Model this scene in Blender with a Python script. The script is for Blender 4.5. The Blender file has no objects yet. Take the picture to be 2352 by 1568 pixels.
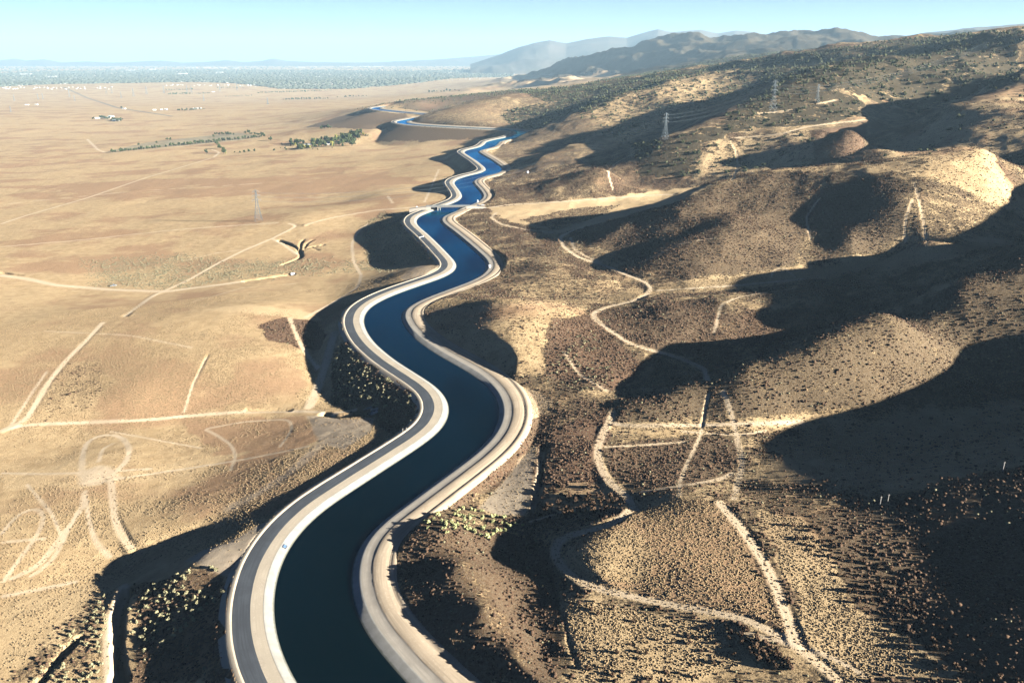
import bpy, bmesh, math, random
import numpy as np
from mathutils import Vector, Matrix
rng = np.random.default_rng(7); random.seed(7)
S = bpy.context.scene; COL = S.collection
# ------------------------------------------------------------------ camera, sky, sun, exposure
CAMZ = 190.0; FPX = 28/36*2352; LEV = 130.0
PIT = math.atan((784-LEV)/FPX); CP, SP = math.cos(PIT), math.sin(PIT)
cam = bpy.data.cameras.new('camera'); cam.lens = 28; cam.sensor_width = 36; cam.clip_start = 1; cam.clip_end = 150000
co = bpy.data.objects.new('camera', cam); COL.objects.link(co)
co.location = (0, 0, CAMZ); co.rotation_euler = (math.pi/2-PIT, 0, 0); S.camera = co
SUN_EL = math.radians(16); SUN_H = Vector((.93, -.34)).normalized()      # horizontal direction towards the sun
sd = Vector((SUN_H.x*math.cos(SUN_EL), SUN_H.y*math.cos(SUN_EL), math.sin(SUN_EL)))
sl = bpy.data.lights.new('sun', 'SUN'); sl.energy = 5.0; sl.angle = math.radians(.5); sl.color = (1, .93, .82)
so = bpy.data.objects.new('sun', sl); COL.objects.link(so); so.rotation_euler = sd.to_track_quat('Z', 'Y').to_euler(); so.location = (0, 0, 500)
W = bpy.data.worlds.new('World'); S.world = W; W.use_nodes = True
nt = W.node_tree; bg = nt.nodes['Background']; sk = nt.nodes.new('ShaderNodeTexSky')
sk.sky_type = 'NISHITA'; sk.sun_disc = False; sk.sun_elevation = SUN_EL; sk.sun_rotation = math.atan2(SUN_H.x, SUN_H.y)
sk.altitude = 5000; sk.air_density = .2; sk.dust_density = 0; sk.ozone_density = 2
nt.links.new(sk.outputs[0], bg.inputs[0]); bg.inputs[1].default_value = .05
S.view_settings.view_transform = 'Standard'; S.view_settings.look = 'None'; S.view_settings.exposure = 2.85; S.view_settings.gamma = 1
S.cycles.max_bounces = 5; S.cycles.diffuse_bounces = 0; S.cycles.glossy_bounces = 2; S.cycles.transparent_max_bounces = 4; S.cycles.volume_bounces = 0
# ------------------------------------------------------------------ photo pixel (2352 wide) -> world
def ray(px, py):
    a = (np.asarray(px, float)-1176)/FPX; b = (784-np.asarray(py, float))/FPX
    return a, CP+b*SP, -SP+b*CP
def unz(px, py, z):
    dx, dy, dz = ray(px, py); t = (z-CAMZ)/dz
    return dx*t, dy*t
def und(px, py, d):
    dx, dy, dz = ray(px, py); t = d/dy
    return dx*t, CAMZ+dz*t
# ------------------------------------------------------------------ noise
_P = np.random.default_rng(3).permutation(4096); _G = np.random.default_rng(4).uniform(0, 2*np.pi, 4096)
_GX, _GY = np.cos(_G), np.sin(_G)
def perlin(x, y):
    xi = np.floor(x).astype(np.int64); yi = np.floor(y).astype(np.int64); fx = x-xi; fy = y-yi
    u = fx*fx*fx*(fx*(fx*6-15)+10); v = fy*fy*fy*(fy*(fy*6-15)+10)
    def g(i, j, dx, dy):
        k = _P[(_P[i & 4095]+j) & 4095]; return _GX[k]*dx+_GY[k]*dy
    a = g(xi, yi, fx, fy); b = g(xi+1, yi, fx-1, fy); c = g(xi, yi+1, fx, fy-1); d = g(xi+1, yi+1, fx-1, fy-1)
    return (a+u*(b-a)+v*((c+u*(d-c))-(a+u*(b-a))))*1.4
def fbm(x, y, s, o=4, gain=.5):
    t = 0; a = 1; n = 0
    for k in range(o):
        t = t+a*perlin(x/s+17.3*k, y/s-9.1*k); n += a; a *= gain; s = s/2.03
    return t/n
def ridged(x, y, s, o=5):
    t = 0; a = 1; n = 0; w = 1
    for k in range(o):
        r = (1-np.abs(perlin(x/s+31.7*k, y/s+11.9*k)))**2*w; t = t+a*r; n += a; a *= .5; s = s/2.05; w = np.clip(r*1.6, 0, 1)
    return t/n
def sstep(a, b, x):
    t = np.clip((x-a)/(b-a), 0, 1); return t*t*(3-2*t)
# ------------------------------------------------------------------ materials helper
def mat(name, col=(.5, .5, .5), rough=.9, spec=.2, metal=0, var=0, vs=1.0):
    m = bpy.data.materials.new(name); m.use_nodes = True; n = m.node_tree; p = n.nodes['Principled BSDF']
    p.inputs['Base Color'].default_value = (*col, 1); p.inputs['Roughness'].default_value = rough
    p.inputs['Specular IOR Level'].default_value = spec; p.inputs['Metallic'].default_value = metal
    if var:
        g = n.nodes.new('ShaderNodeNewGeometry'); t = n.nodes.new('ShaderNodeTexNoise'); t.inputs['Scale'].default_value = vs; t.inputs['Detail'].default_value = 5
        n.links.new(g.outputs['Position'], t.inputs['Vector'])
        r = n.nodes.new('ShaderNodeMapRange'); r.inputs[1].default_value = .3; r.inputs[2].default_value = .7; r.inputs[3].default_value = 1-var; r.inputs[4].default_value = 1+var
        n.links.new(t.outputs[0], r.inputs[0])
        mx = n.nodes.new('ShaderNodeVectorMath'); mx.operation = 'SCALE'; mx.inputs[0].default_value = col
        n.links.new(r.outputs[0], mx.inputs['Scale']); n.links.new(mx.outputs[0], p.inputs['Base Color'])
    return m
def npmesh(name, V, F, m=None, smooth=False):
    me = bpy.data.meshes.new(name); V = np.asarray(V, np.float32); F = np.asarray(F, np.int32); k = F.shape[1]
    me.vertices.add(len(V)); me.vertices.foreach_set('co', V.ravel())
    me.loops.add(F.size); me.loops.foreach_set('vertex_index', F.ravel())
    me.polygons.add(len(F)); me.polygons.foreach_set('loop_start', np.arange(0, F.size, k, dtype=np.int32)); me.polygons.foreach_set('loop_total', np.full(len(F), k, np.int32))
    if smooth: me.polygons.foreach_set('use_smooth', np.ones(len(F), bool))
    me.update(calc_edges=True)
    if m: me.materials.append(m)
    return me
def link(name, me, parent=None):
    o = bpy.data.objects.new(name, me); COL.objects.link(o)
    if parent: o.parent = parent
    return o
def tag(o, label=None, cat=None, group=None, kind=None):
    if label: o['label'] = label
    if cat: o['category'] = cat
    if group: o['group'] = group
    if kind: o['kind'] = kind
    return o
def struct(name, me): return tag(link(name, me), kind='structure')
# ------------------------------------------------------------------ canal centre line (water level z = 0)
PL = [(695,1568),(675,1541),(650,1491),(632.5,1436),(627.5,1386),(631,1341),(645,1291),(665,1251),(700,1211),(740,1177),(810,1130),(870,1090),(925,1055),(975,1020),(1010,990),(1027,960),(1031,930),(1020,905),(995,880),(950,852),(900,822),(852,785),(835,755),(830,735),(842,710),(880,689),(925,672),(980,654),(1011.6,643),(1028,634),(1043.8,621.5),(1049,611),(1045.7,600.8),(1034.8,588),(1019.3,571.2),(1001.3,551.9),(983.2,535.1),(966.4,523.5),(956.8,514.5),(955.2,506.8),(960,499),(972.9,493.2),(996,486),(1030.9,471.5),(1041.2,466.8),(1054,460),(1060.5,451.5),(1057.3,443),(1053.5,435.9),(1043.7,424.2),(1041.8,418.3),(1051.6,411.5),(1075,403.7),(1106.2,396.9),(1116,391),(1111.1,384.1),(1090.6,369.5),(1073,358.8),(1063.7,351),(1071,346.1),(1094.5,340.2),(1108.2,337.3),(1114,331.4),(1118,326.5),(1141.4,320.7)]
PR = [(925,1568),(895,1536),(860,1496),(832,1456),(815,1411),(806,1366),(806,1326),(812,1286),(830,1246),(860,1206),(901,1177),(950,1143),(1000,1105),(1050,1070),(1100,1035),(1140,995),(1152,960),(1150,930),(1130,897),(1100,870),(1050,842),(1000,813),(963,784),(935,754),(924,732),(928,712),(952,695),(990,678),(1040,659),(1088.9,643),(1104.4,634.4),(1116,624),(1119.2,613.7),(1116.6,604.7),(1109.5,595.7),(1092.8,581.5),(1073.4,564.8),(1054.1,549.3),(1034.8,533.8),(1018,519.6),(1010.9,510.6),(1011.6,504.2),(1018,497.7),(1029.6,492.5),(1041.2,486.5),(1056,480),(1082,471.2),(1099.2,464.5),(1107,457.7),(1110,452.6),(1105.7,444.5),(1104,441.8),(1090.6,428),(1085.7,420.3),(1090.7,413.5),(1110,407.6),(1135.6,401.7),(1151,394.9),(1155,389),(1149.2,382.2),(1133.6,369.5),(1114,357.8),(1098.4,349.6),(1102.3,346.1),(1125.8,341.2),(1141.4,332.4),(1145.3,326.5),(1162.9,321.6)]
PFAR = [(1172,317.5),(1188,312.5),(1199,308),(1200,303.5),(1185,300.5),(1150,298),(1095,295.5),(1035,292.5),(975,289),(940,286),(922,283),(922,279),(940,275.5),(965,271.5),(990,267.5),(993,264.8),(975,262.5),(940,259.8),(900,256),(872,252.5),(860,250),(868,247.2),(900,245)]
def w0(P): P = np.array(P, float); return np.stack(unz(P[:, 0], P[:, 1], 0.), 1)
def resample(p, step):
    s = np.r_[0, np.cumsum(np.hypot(*np.diff(p, axis=0).T))]; t = np.arange(0, s[-1], step)
    return np.stack([np.interp(t, s, p[:, 0]), np.interp(t, s, p[:, 1])], 1)
def smooth(p, n, it=1):
    k = np.hanning(n+2)[1:-1]; k /= k.sum()
    for _ in range(it):
        q = np.concatenate([np.repeat(p[:1], n, 0), p, np.repeat(p[-1:], n, 0)])
        p = np.stack([np.convolve(q[:, i], k, 'same')[n:-n] for i in (0, 1)], 1)
    return p
def nearest(p, q):
    a = q[:-1]; d = q[1:]-a; t = np.clip(((p[:, None]-a)*d).sum(2)/(d*d).sum(1), 0, 1); c = a+t[..., None]*d
    k = ((c-p[:, None])**2).sum(2).argmin(1); return c[np.arange(len(p)), k]
l_, r_ = resample(w0(PL), 3), resample(w0(PR), 3)
mid = (l_+nearest(l_, r_))/2
near_dir = mid[0]-mid[3]; near_dir /= np.hypot(*near_dir)
pre = np.stack([mid[0]+near_dir*d+np.array([.9, 0])*(d/40)**2*4 for d in range(150, 5, -6)])
ctr = smooth(resample(np.concatenate([pre, mid]), 3), 9, 2)
farc = smooth(resample(np.concatenate([ctr[-1:], w0(PFAR)]), 6), 9, 2)
ctr = smooth(resample(np.concatenate([ctr, farc[2:]]), 3.5), 7, 1)
HW = 14.2; WPX = None
# ------------------------------------------------------------------ terrain control points: photo pixel + height above the water (z) or ground distance (d)
Z = [
# left plain, near
(0,1568,-12),(200,1540,-11),(340,1460,-10),(250,1400,-11.5),(100,1400,-13),(0,1300,-14),(185,1325,-16),(330,1270,-14),(440,1225,-10),(560,1150,-5.2),(560,1280,1.5),(520,1262,1),(600,1215,1.5),(500,1302,.2),(470,1276,0),(960,622,1.2),(985,640,1.5),(680,1090,-2.6),(780,1020,-4),(840,960,-9),(830,1010,-2.5),(700,1085,-2.2),(640,1100,-4),(440,1205,-8.5),(330,1255,-12.5),(730,1020,-6),
(480,1322,-1.2),(400,1350,-4.3),(300,1400,-9),(230,1430,-11),(450,1400,-3.2),(362,1482,-7.8),(480,1450,-6),(320,1568,-10),(0,1150,-15),(200,1160,-13),(400,1120,-13.5),(600,1060,-9),(300,1030,-16),(120,1060,-17),
(0,985,-20),(200,975,-19),(430,957,-19),(620,947,-17),(760,945,-13),
(0,900,-17),(150,850,-13),(350,800,-8),(560,760,-6),(650,740,-7),(700,800,-9),(730,860,-13),(300,900,-12),(550,880,-11),(650,900,-13),(800,850,-15),(860,880,-15),(900,930,-14),(790,800,-13),
(600,700,-5),(450,708,-8),(240,735,-12),(0,745,-17),(690,690,-9),(760,680,-15),(0,640,-30),(150,660,-30),(380,670,-28),(560,645,-25),(700,625,-22),(820,620,-20),(900,610,-17),
(0,560,-36),(300,560,-31),(600,555,-23),(650,525,-21),(800,520,-17),(850,580,-17),(900,560,-14),(880,490,-8),(690,500,-14),(905,474,-4),(800,460,-20),(0,450,-50),(400,450,-38),(600,440,-33),(840,455,-12),(890,440,-14),
(1030,390,-11),(1020,372,-12),(1000,402,-13),(950,385,-19),(900,390,-23),(800,395,-28),(1035,356,-14),(1000,352,-22),(1000,420,-18),(950,440,-14),(0,350,-72),(300,350,-64),(600,340,-54),(800,335,-46),(950,330,-38),(1040,345,-28),(600,302,-62),(700,295,-58),(650,280,-64),(520,315,-60),
(720,291,-54),(790,277,-30),(835,262,-6),(830,330,-48),(900,315,-38),(880,300,-18),(960,320,-36),(1050,318,-22),(1100,312,-14),(1120,345,-16),
(0,250,-95),(400,250,-90),(700,240,-80),(850,240,-62),(950,222,-66),(1050,207,-60),(0,200,-106),(500,190,-106),(900,185,-102),(1080,182,-85),(1140,176,-75),
# basin, cut ridge and knoll right of the canal
(900,1260,2.5),(900,1360,2.5),(960,1460,2.5),(1030,1540,2.5),(1015,1215,7),(1060,1300,10.5),(1110,1400,11.5),(1180,1500,10),(1220,1568,9),(1000,1400,4.3),(970,1300,4.2),(1060,1480,4.6),(1110,1540,4.6),(1090,1255,4),(1150,1330,6),(1200,1250,4),(1180,1400,5.5),(1240,1500,6),(1130,1290,3),
(1000,1165,1),(1080,1180,0),(1150,1130,-1),(1200,1060,-1),(1130,1190,-.5),(1215,1010,-1.5),(1180,1180,-.6),(1270,1200,3.5),(1330,1180,6),(1262,1120,1.8),(1250,1000,.3),(1300,1050,3),(1350,960,3),(1420,977,4),(1600,980,5.5),(1841,970,8),(1926,960,10),(2126,930,14),(2352,890,20),
(1400,1080,4.5),(1550,1070,6.5),(1700,1060,8.5),(1700,1118,9.5),(1850,1050,12),(2000,1080,17),(2150,1050,21),(2352,1010,28),(2352,1060,34),
(1470,1167,12),(1560,1143,16),(1640,1142,17.2),(1700,1148,17.4),(1850,1165,20),(2000,1160,23.5),(2200,1120,32),(2352,1085,37),
(1460,1200,15.2),(1328,1264,13),(1365,1228,14.4),(1415,1192,15),(1350,1318,12.2),(1275,1265,7),(1300,1320,8),(1430,1365,11),(1600,1395,14),(1720,1418,16),(1830,1480,17),(1930,1568,16.5),(1500,1250,16.2),(1600,1220,17.4),(1700,1300,17.2),(1600,1330,16.2),(1780,1380,17),(1420,1280,14.6),
(1900,1300,19),(2000,1450,18.5),(2100,1300,22),(2250,1300,25.5),(2352,1300,29.5),(2352,1450,28),(2352,1568,25),(2200,1500,22),(2100,1568,19.5),(1250,1330,6),(1300,1450,9),(1450,1450,10.6),(1600,1500,12),(1300,1568,9),(1500,1568,10.8),(1700,1568,12.3),
# cone hill, K2, hill A
(975,735,2.5),(1010,790,2.5),(1090,830,2.5),(1180,870,3),(1250,900,1),(1290,935,1),(1100,704,15),(1150,690,20),(1200,688,20),(1290,700,14),(1340,715,10),(1050,745,8),(1100,770,12),(1200,760,17),(1150,830,8),(1300,780,13),(1260,860,6),(1400,870,7),(1370,770,11),(1330,745,13),(1360,722,10),(1440,790,11),(1560,820,10.5),(1620,850,9),
(1000,690,3),(1100,672,4),(1250,685,5.5),(1390,703,8),(1490,672,8),(1600,665,10),(1700,655,12),(1850,635,17),(2000,605,24),(2080,590,28),(2352,545,44),(1500,692,12),(1640,682,16),(1750,672,18),(1900,655,22),(1500,750,13),(1640,760,13),(1680,800,11),(1700,730,16),(1900,720,22),(2000,690,27),(2200,600,42),(1750,790,13),(1850,760,18),(1700,830,11.5),(1500,890,6),(1450,905,5),
(1400,932,4.5),(1440,922,8),(1560,890,15),(1620,873,19),(1700,862,24),(1800,838,29),(1900,798,37),(2050,730,46),(2200,650,52),(2352,558,68),(1500,960,7),(1620,940,9),(1900,900,20),(2050,830,31),(2200,800,27),(2352,750,38),
# hill B
(1130,655,3),(1180,625,3),(1250,640,9),(1330,640,10),(1290,540,8),(1330,522,15),(1400,503,27),(1500,479,40),(1560,456,51),(1650,424,64),(1750,396,73),(1850,385,79),(2000,380,87),(2100,370,93),(2180,351,99),(2262,345,101),(1330,570,11),(1400,614,6.5),(1480,650,7),(2050,480,61),(2100,560,42),(2200,480,62),(2310,430,72),(2352,487,48),(2330,385,66),
(1150,560,3),(1210,560,6),(1230,600,9),(1120,500,4),(1180,520,4),(1250,530,6),
# V4 floor, T1 hills
(1120,478,3),(1250,467,5),(1400,455,8),(1560,443,13),(1620,432,17),(1700,400,33),(1850,381,47),(2000,374,52),(2100,364,57),(1450,420,14),(1526,380,35),(1700,340,57),(1876,300,82),(1376,372,26),(1440,345,43),(1516,320,64),(1960,300,92),
(1130,435,3),(1165,445,5),(1202,432,9),(1290,414,22),(1378,386,38),(1230,420,6),(1320,398,15),(1165,405,3),(1192,388,8),(1223,384,13),(1260,392,13),(1175,381,5),(1251,357,27),(1160,366,0),(1143,333,2),(1206,307,14),(1195,299,0),(1225,290,5),
(960,280,3),(1000,262,7),(1055,245,31),(1089,231,53),(1114,227,62),(1150,229,62),(1030,287,4),(1100,290,6),(1150,287,8),(1110,260,28),(1160,262,24),(1185,235,55),
(930,245,7),(954,234,22),(1016,226,27),(1085,222,36),(1000,245,5),
]
D = [  # distant ridges: pixel + ground distance in metres
(1215,214,4400),(1250,203,3800),(1376,187,3300),(1526,167,3200),(1676,142,3000),(1826,120,2800),(1926,100,2600),(2076,94,2450),(2226,76,2300),(2352,67,2200),
(1626,280,1350),(1676,255,1380),(1726,225,1430),(1776,200,1490),(1816,176,1550),(1773,257,1380),(1876,237,1400),(1900,150,1750),
(1626,262,1780),(1516,300,1700),(1726,215,1900),(1420,345,1570),(1776,190,1900),(1626,235,1950),(1526,260,1900),(1450,290,1850),(1450,240,2080),(1526,215,2120),(1626,195,2200),(1726,180,2200),(1850,165,2150),
(1326,255,2080),(1426,220,2150),(1526,187,2300),(1300,250,2480),(1400,215,2560),(1490,184,2650),(1309,331,1550),(1378,309,1680),(1430,290,1780),(1290,345,1700),(1350,322,1800),(1270,290,1980),(1350,275,1950),(1950,335,1200),(2010,250,1450),(1990,277,1350),
(2050,310,1330),(2130,265,1420),(2200,225,1500),(2300,165,1700),(2352,135,1780),(1960,200,1500),(2060,180,1620),(2200,140,1750),(2352,105,1800),(1960,140,2200),(2100,120,2150),
(1996,345,1060),(2176,245,1200),(2241,215,1280),(2291,190,1350),(2352,145,1450),(2200,300,1080),(2250,330,1020),(2352,320,1000),(2352,235,1150),(1160,200,5800),(1215,191,6200),(1280,181,6000),(1390,164,5800),(1330,190,5000),(1180,185,7000),
(1215,163,9500),(1240,149,9400),(1280,138,9200),(1330,127,9000),(1400,110,8600),(1480,91,8200),(1540,78,7900),(1600,81,7700),(1700,79,7500),(1800,73,7300),(1890,66,7100),(1990,71,6900),(2060,81,6700),(2120,92,6500),(2200,100,6300),(2352,100,6000),
(1250,168,8600),(1350,160,7200),(1470,158,5600),(1600,140,5200),(1750,122,4800),(1880,112,4600),(1450,135,7300),(1600,112,6700),(1760,100,6300),
]
XYZ = [  # outside the frame (metres)
(250,225,53),(262,290,51),(300,303,57),(343,335,61),(400,402,66),(470,440,84),(600,350,110),(400,200,78),(300,120,56),(200,120,38),(700,600,140),(900,900,170),(900,500,190),(460,560,95),(370,470,57),(385,525,74),(400,450,58),(425,500,76),(600,760,90),(800,1200,140),(1300,1500,230),(1700,2100,270),(2500,2400,330),(4200,5000,350),(5000,8000,430),(3500,12000,500),(2500,16000,250),
(150,100,30),(50,80,15),(0,60,6),(-150,100,-8),(-300,200,-12),(-500,400,-22),(-800,700,-36),(-2000,1500,-70),(-4000,3000,-95),(-9000,8000,-108),(-12000,20000,-112),(0,14000,-108),(0,25000,-112),(900,12000,-100),(-30000,40000,-115),(0,48000,-115),(20000,46000,-110),(30000,30000,100),(-40000,20000,-112),(10000,30000,-100),(4000,11000,300),(6000,11000,300),(8000,14000,300),(3000,10500,250),(2000,11000,180),(1000,10500,-20),(15000,15000,400),(12000,6000,500),
]
pts = []
for px, py, z in Z: x, y = unz(px, py, z); pts.append((x, y, z))
for px, py, d in D: x, z = und(px, py, d); pts.append((x, d, z))
BACK = [  # just behind a crest: pixel and height of the crest, distance behind it, height there
(1560,456,51,120,25),(1650,424,64,130,34),(1750,396,73,130,46),(1850,385,79,130,54),(2000,380,87,130,60),(2100,370,93,130,66),(2180,351,99,130,78),(1500,479,40,110,18),
(2352,558,65,60,48),(2200,650,50,60,36),(2050,730,42,50,29),
(1251,357,27,120,12),(1516,320,64,150,40),
(1206,307,14,150,3)]
for px, py, z, db, z2 in BACK: x, y = unz(px, py, z); pts.append((x*(y+db)/y, y+db, z2))
FACE = [  # on the face between foot and crest of a hill: column, foot (y, z), crest (y, z), row, bulge
(1500,662,9,479,40,557,-4),(1500,662,9,479,40,595,3),(1590,655,11,448,56,520,-6),(1590,655,11,448,56,556,4),(1690,652,12,412,68,475,-5),(1690,652,12,412,68,512,4),(1440,635,7,494,32,590,-2),(1440,635,7,494,32,530,2),
(1560,655,11,456,51,490,2),(1880,612,20,384,80,520,-.6),(1880,612,20,384,80,562,-.5),(1950,603,24,382,84,500,1.2),(1950,603,24,382,84,560,.8),(1800,628,15,391,76,540,2),(1800,628,15,391,76,450,3)]
for px, yf, zf, yc, zc, py, dz in FACE:
    a = np.array(unz(px, yf, zf)+(zf,)); b = np.array(unz(px, yc, zc)+(zc,)); rx, ry, rz = ray(px, py); t = np.linspace(0, 1, 400)
    q = a+(b-a)*t[:, None]; k = np.argmin(np.abs((q[:, 2]-CAMZ)*ry-rz*q[:, 1])); pts.append((q[k, 0], q[k, 1], q[k, 2]+dz))
pts = np.array(pts+XYZ, float)
OY = -150.0                                                # pole of the terrain grid, behind the camera
def uv(x, y): return np.arctan2(x, y-OY), np.log(np.hypot(x, y-OY))
def tps_fit(u, v, z, lam=2e-5):
    n = len(u); r2 = (u[:, None]-u)**2+(v[:, None]-v)**2; K = .5*r2*np.log(r2+1e-12)+lam*np.eye(n)
    P = np.stack([np.ones(n), u, v], 1); A = np.block([[K, P], [P.T, np.zeros((3, 3))]])
    return np.linalg.solve(A, np.r_[z, 0, 0, 0])
def tps_eval(w, cu, cv, u, v):
    out = np.empty(len(u)); n = len(cu)
    for i in range(0, len(u), 20000):
        a, b = u[i:i+20000], v[i:i+20000]; r2 = (a[:, None]-cu)**2+(b[:, None]-cv)**2
        out[i:i+20000] = (.5*r2*np.log(r2+1e-12))@w[:n]+w[n]+w[n+1]*a+w[n+2]*b
    return out
# grid axes
NT = 1150; TH = np.linspace(math.radians(-44), math.radians(58), NT)
rs = [205.]
while rs[-1] < 48000:
    r = rs[-1]; rs.append(r*(1+(.0019 if r < 700 else .0026 if r < 3800 else .0026+.009*min(1, (r-3800)/12000))))
RR = np.array(rs); NR = len(RR); LR = np.log(RR)
cu, cv = uv(pts[:, 0], pts[:, 1]); wts = tps_fit(cu, cv, pts[:, 2])
ct = np.linspace(TH[0], TH[-1], 360); cl = np.linspace(LR[0], LR[-1], 460)
gz = tps_eval(wts, cu, cv, *[q.ravel() for q in np.meshgrid(ct, cl)]).reshape(460, 360)
def bil(gz, t, l):                                          # bicubic-ish (Catmull-Rom) lookup of the coarse field
    ft = (t-ct[0])/(ct[1]-ct[0]); fl = (l-cl[0])/(cl[1]-cl[0]); i = np.clip(np.floor(ft).astype(int), 1, 357); j = np.clip(np.floor(fl).astype(int), 1, 457); a = ft-i; b = fl-j
    def cr(t): return (-.5*t+t*t-.5*t**3, 1-2.5*t*t+1.5*t**3, .5*t+2*t*t-1.5*t**3, -.5*t*t+.5*t**3)
    ca, cb = cr(a), cr(b); o = 0
    for m in range(4):
        for n in range(4): o = o+ca[n]*cb[m]*gz[j+m-1, i+n-1]
    return o
GT, GL = np.meshgrid(TH, LR); GR = np.exp(GL)
GX = GR*np.sin(GT); GY = OY+GR*np.cos(GT)
GZ = bil(gz, GT, GL)
# natural relief
hill = sstep(-12, 12, GZ)*sstep(-60, 60, GX+.02*GY)
GZ = GZ+fbm(GX, GY, 9, 3)*.22+fbm(GX+400, GY, 45, 3)*(.35+.9*hill)*sstep(100, 600, GR)
GZ = GZ+(ridged(GX+.4*GY, GY-.4*GX, 85, 4)-.5)*3.0*hill*sstep(350, 800, GR)*(1-sstep(2500, 4000, GR))
GZ = GZ+fbm(GX-700, GY*.7+200, 150, 3)*2.4*sstep(-6, -22, GZ)*sstep(-60, -130, GX)*sstep(320, 600, GR)*(1-sstep(3500, 6000, GR))
rel = np.clip((GZ-25)/120, 0, 1)*hill*sstep(900, 1500, GR)
GZ = GZ+(ridged(GX*.8+GY*.5, GY*.9-GX*.3, 330)-.75)*30*rel*sstep(1100, 2200, GR)
mt = sstep(3600, 5200, GY)*sstep(-95, 60, GZ)
GZ = GZ+(ridged(GX+.35*GY, GY*.55-.2*GX, 950)-.88)*150*mt*sstep(4600, 6500, GY)
far_ = sstep(9000, 16000, GR); GZ = GZ*(1-far_*sstep(-60, 0, -GZ))+(-112)*far_*sstep(-60, 0, -GZ)
# ------------------------------------------------------------------ distance fields on the grid
def window(xy, pad):
    x, y = xy[:, 0], xy[:, 1]; r = np.hypot(x, y-OY); t = np.arctan2(x, y-OY)
    r0, r1 = max(r.min()-pad, RR[0]), r.max()+pad; dt = pad/max(r.min()-pad, 60)
    j0, j1 = np.searchsorted(RR, r0)-1, np.searchsorted(RR, r1)+1; i0, i1 = np.searchsorted(TH, t.min()-dt)-1, np.searchsorted(TH, t.max()+dt)+1
    return slice(max(j0, 0), min(j1, NR)), slice(max(i0, 0), min(i1, NT))
def polydist(line, pad, zs=None, chunk=12):
    """unsigned distance, side (+right), arc position to a polyline, on windows of the grid"""
    D_ = np.full(GX.shape, 1e9, np.float32); SD = np.zeros(GX.shape, np.float32); AR = np.zeros(GX.shape, np.float32)
    s = np.r_[0, np.cumsum(np.hypot(*np.diff(line, axis=0).T))]
    for k in range(0, len(line)-1, chunk):
        seg = line[k:k+chunk+1]; wj, wi = window(seg, pad)
        if wj.stop <= wj.start or wi.stop <= wi.start: continue
        X, Y = GX[wj, wi], GY[wj, wi]; d0 = D_[wj, wi]; s0 = SD[wj, wi]; a0 = AR[wj, wi]
        for m in range(len(seg)-1):
            ax, ay = seg[m]; dx, dy = seg[m+1]-seg[m]; L2 = dx*dx+dy*dy+1e-9
            t = np.clip(((X-ax)*dx+(Y-ay)*dy)/L2, 0, 1); ex, ey = X-ax-t*dx, Y-ay-t*dy; d = np.sqrt(ex*ex+ey*ey)
            b = d < d0; d0[b] = d[b]; s0[b] = np.sign(dy*(X-ax)-dx*(Y-ay))[b]; a0[b] = (s[k+m]+t*math.sqrt(L2))[b]
    return D_, SD, AR
CD, CS, CA = polydist(ctr, 130)
ARC = np.r_[0, np.cumsum(np.hypot(*np.diff(ctr, axis=0).T))]
# engineered corridor: cut and fill slopes, then a trough under the strips
EL, ER = 30.5, 31.0
edge = np.where(CS < 0, EL, ER); zb = np.where(CS < 0, 1.9, 2.5)
out = np.maximum(CD-edge, 0); near = CD < 125
fill = np.where(CS < 0, .52, .55); cut = .75
NAT = GZ.copy()
fadeL = 1.0
GZ = np.where(near, np.clip(GZ, zb-out*fill, zb+out*cut), GZ)
tro = np.where(CD < 22, -7.0, np.interp(CD, [22, 29, 30.6], [-1.5, .6, 1.6]))
GZ = np.where(CD < 30.6, np.minimum(tro, zb-.35), GZ)
# ------------------------------------------------------------------ height lookup and tracing photo pixels onto the ground
def ij(x, y):
    t = np.arctan2(x, np.asarray(y)-OY); r = np.hypot(x, np.asarray(y)-OY)
    fi = np.clip((t-TH[0])/(TH[1]-TH[0]), 0, NT-1.001); fj = np.clip(np.interp(np.log(np.maximum(r, 1)), LR, np.arange(NR)), 0, NR-1.001)
    return fi, fj
def grid(A, x, y):
    fi, fj = ij(x, y); i = fi.astype(int); j = fj.astype(int); a = fi-i; b = fj-j
    return (A[j, i]*(1-a)+A[j, i+1]*a)*(1-b)+(A[j+1, i]*(1-a)+A[j+1, i+1]*a)*b
def hz(x, y): return grid(GZ, x, y)
TS = 150*1.0035**np.arange(1620)
def trace(px, py):
    """first ground point on the line of sight of each photo pixel"""
    px = np.atleast_1d(np.asarray(px, float)); py = np.atleast_1d(np.asarray(py, float)); dx, dy, dz = ray(px, py); R = np.full((len(px), 3), np.nan)
    for c in range(0, len(px), 400):
        q = slice(c, c+400); X = dx[q, None]*TS; Y = dy[q, None]*TS; H = CAMZ+dz[q, None]*TS; G = hz(X, Y); below = G > H
        k = below.argmax(1); ok = below.any(1)&(k > 0); k = np.maximum(k, 1); ii = np.arange(len(k))
        g0 = H[ii, k-1]-G[ii, k-1]; g1 = H[ii, k]-G[ii, k]; f = np.clip(g0/(g0-g1+1e-9), 0, 1); t = TS[k-1]+f*(TS[k]-TS[k-1])
        x, y = dx[q]*t, dy[q]*t; z = hz(x, y); r = np.stack([x, y, z], 1); r[~ok] = np.nan; R[q] = r
    return R
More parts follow.
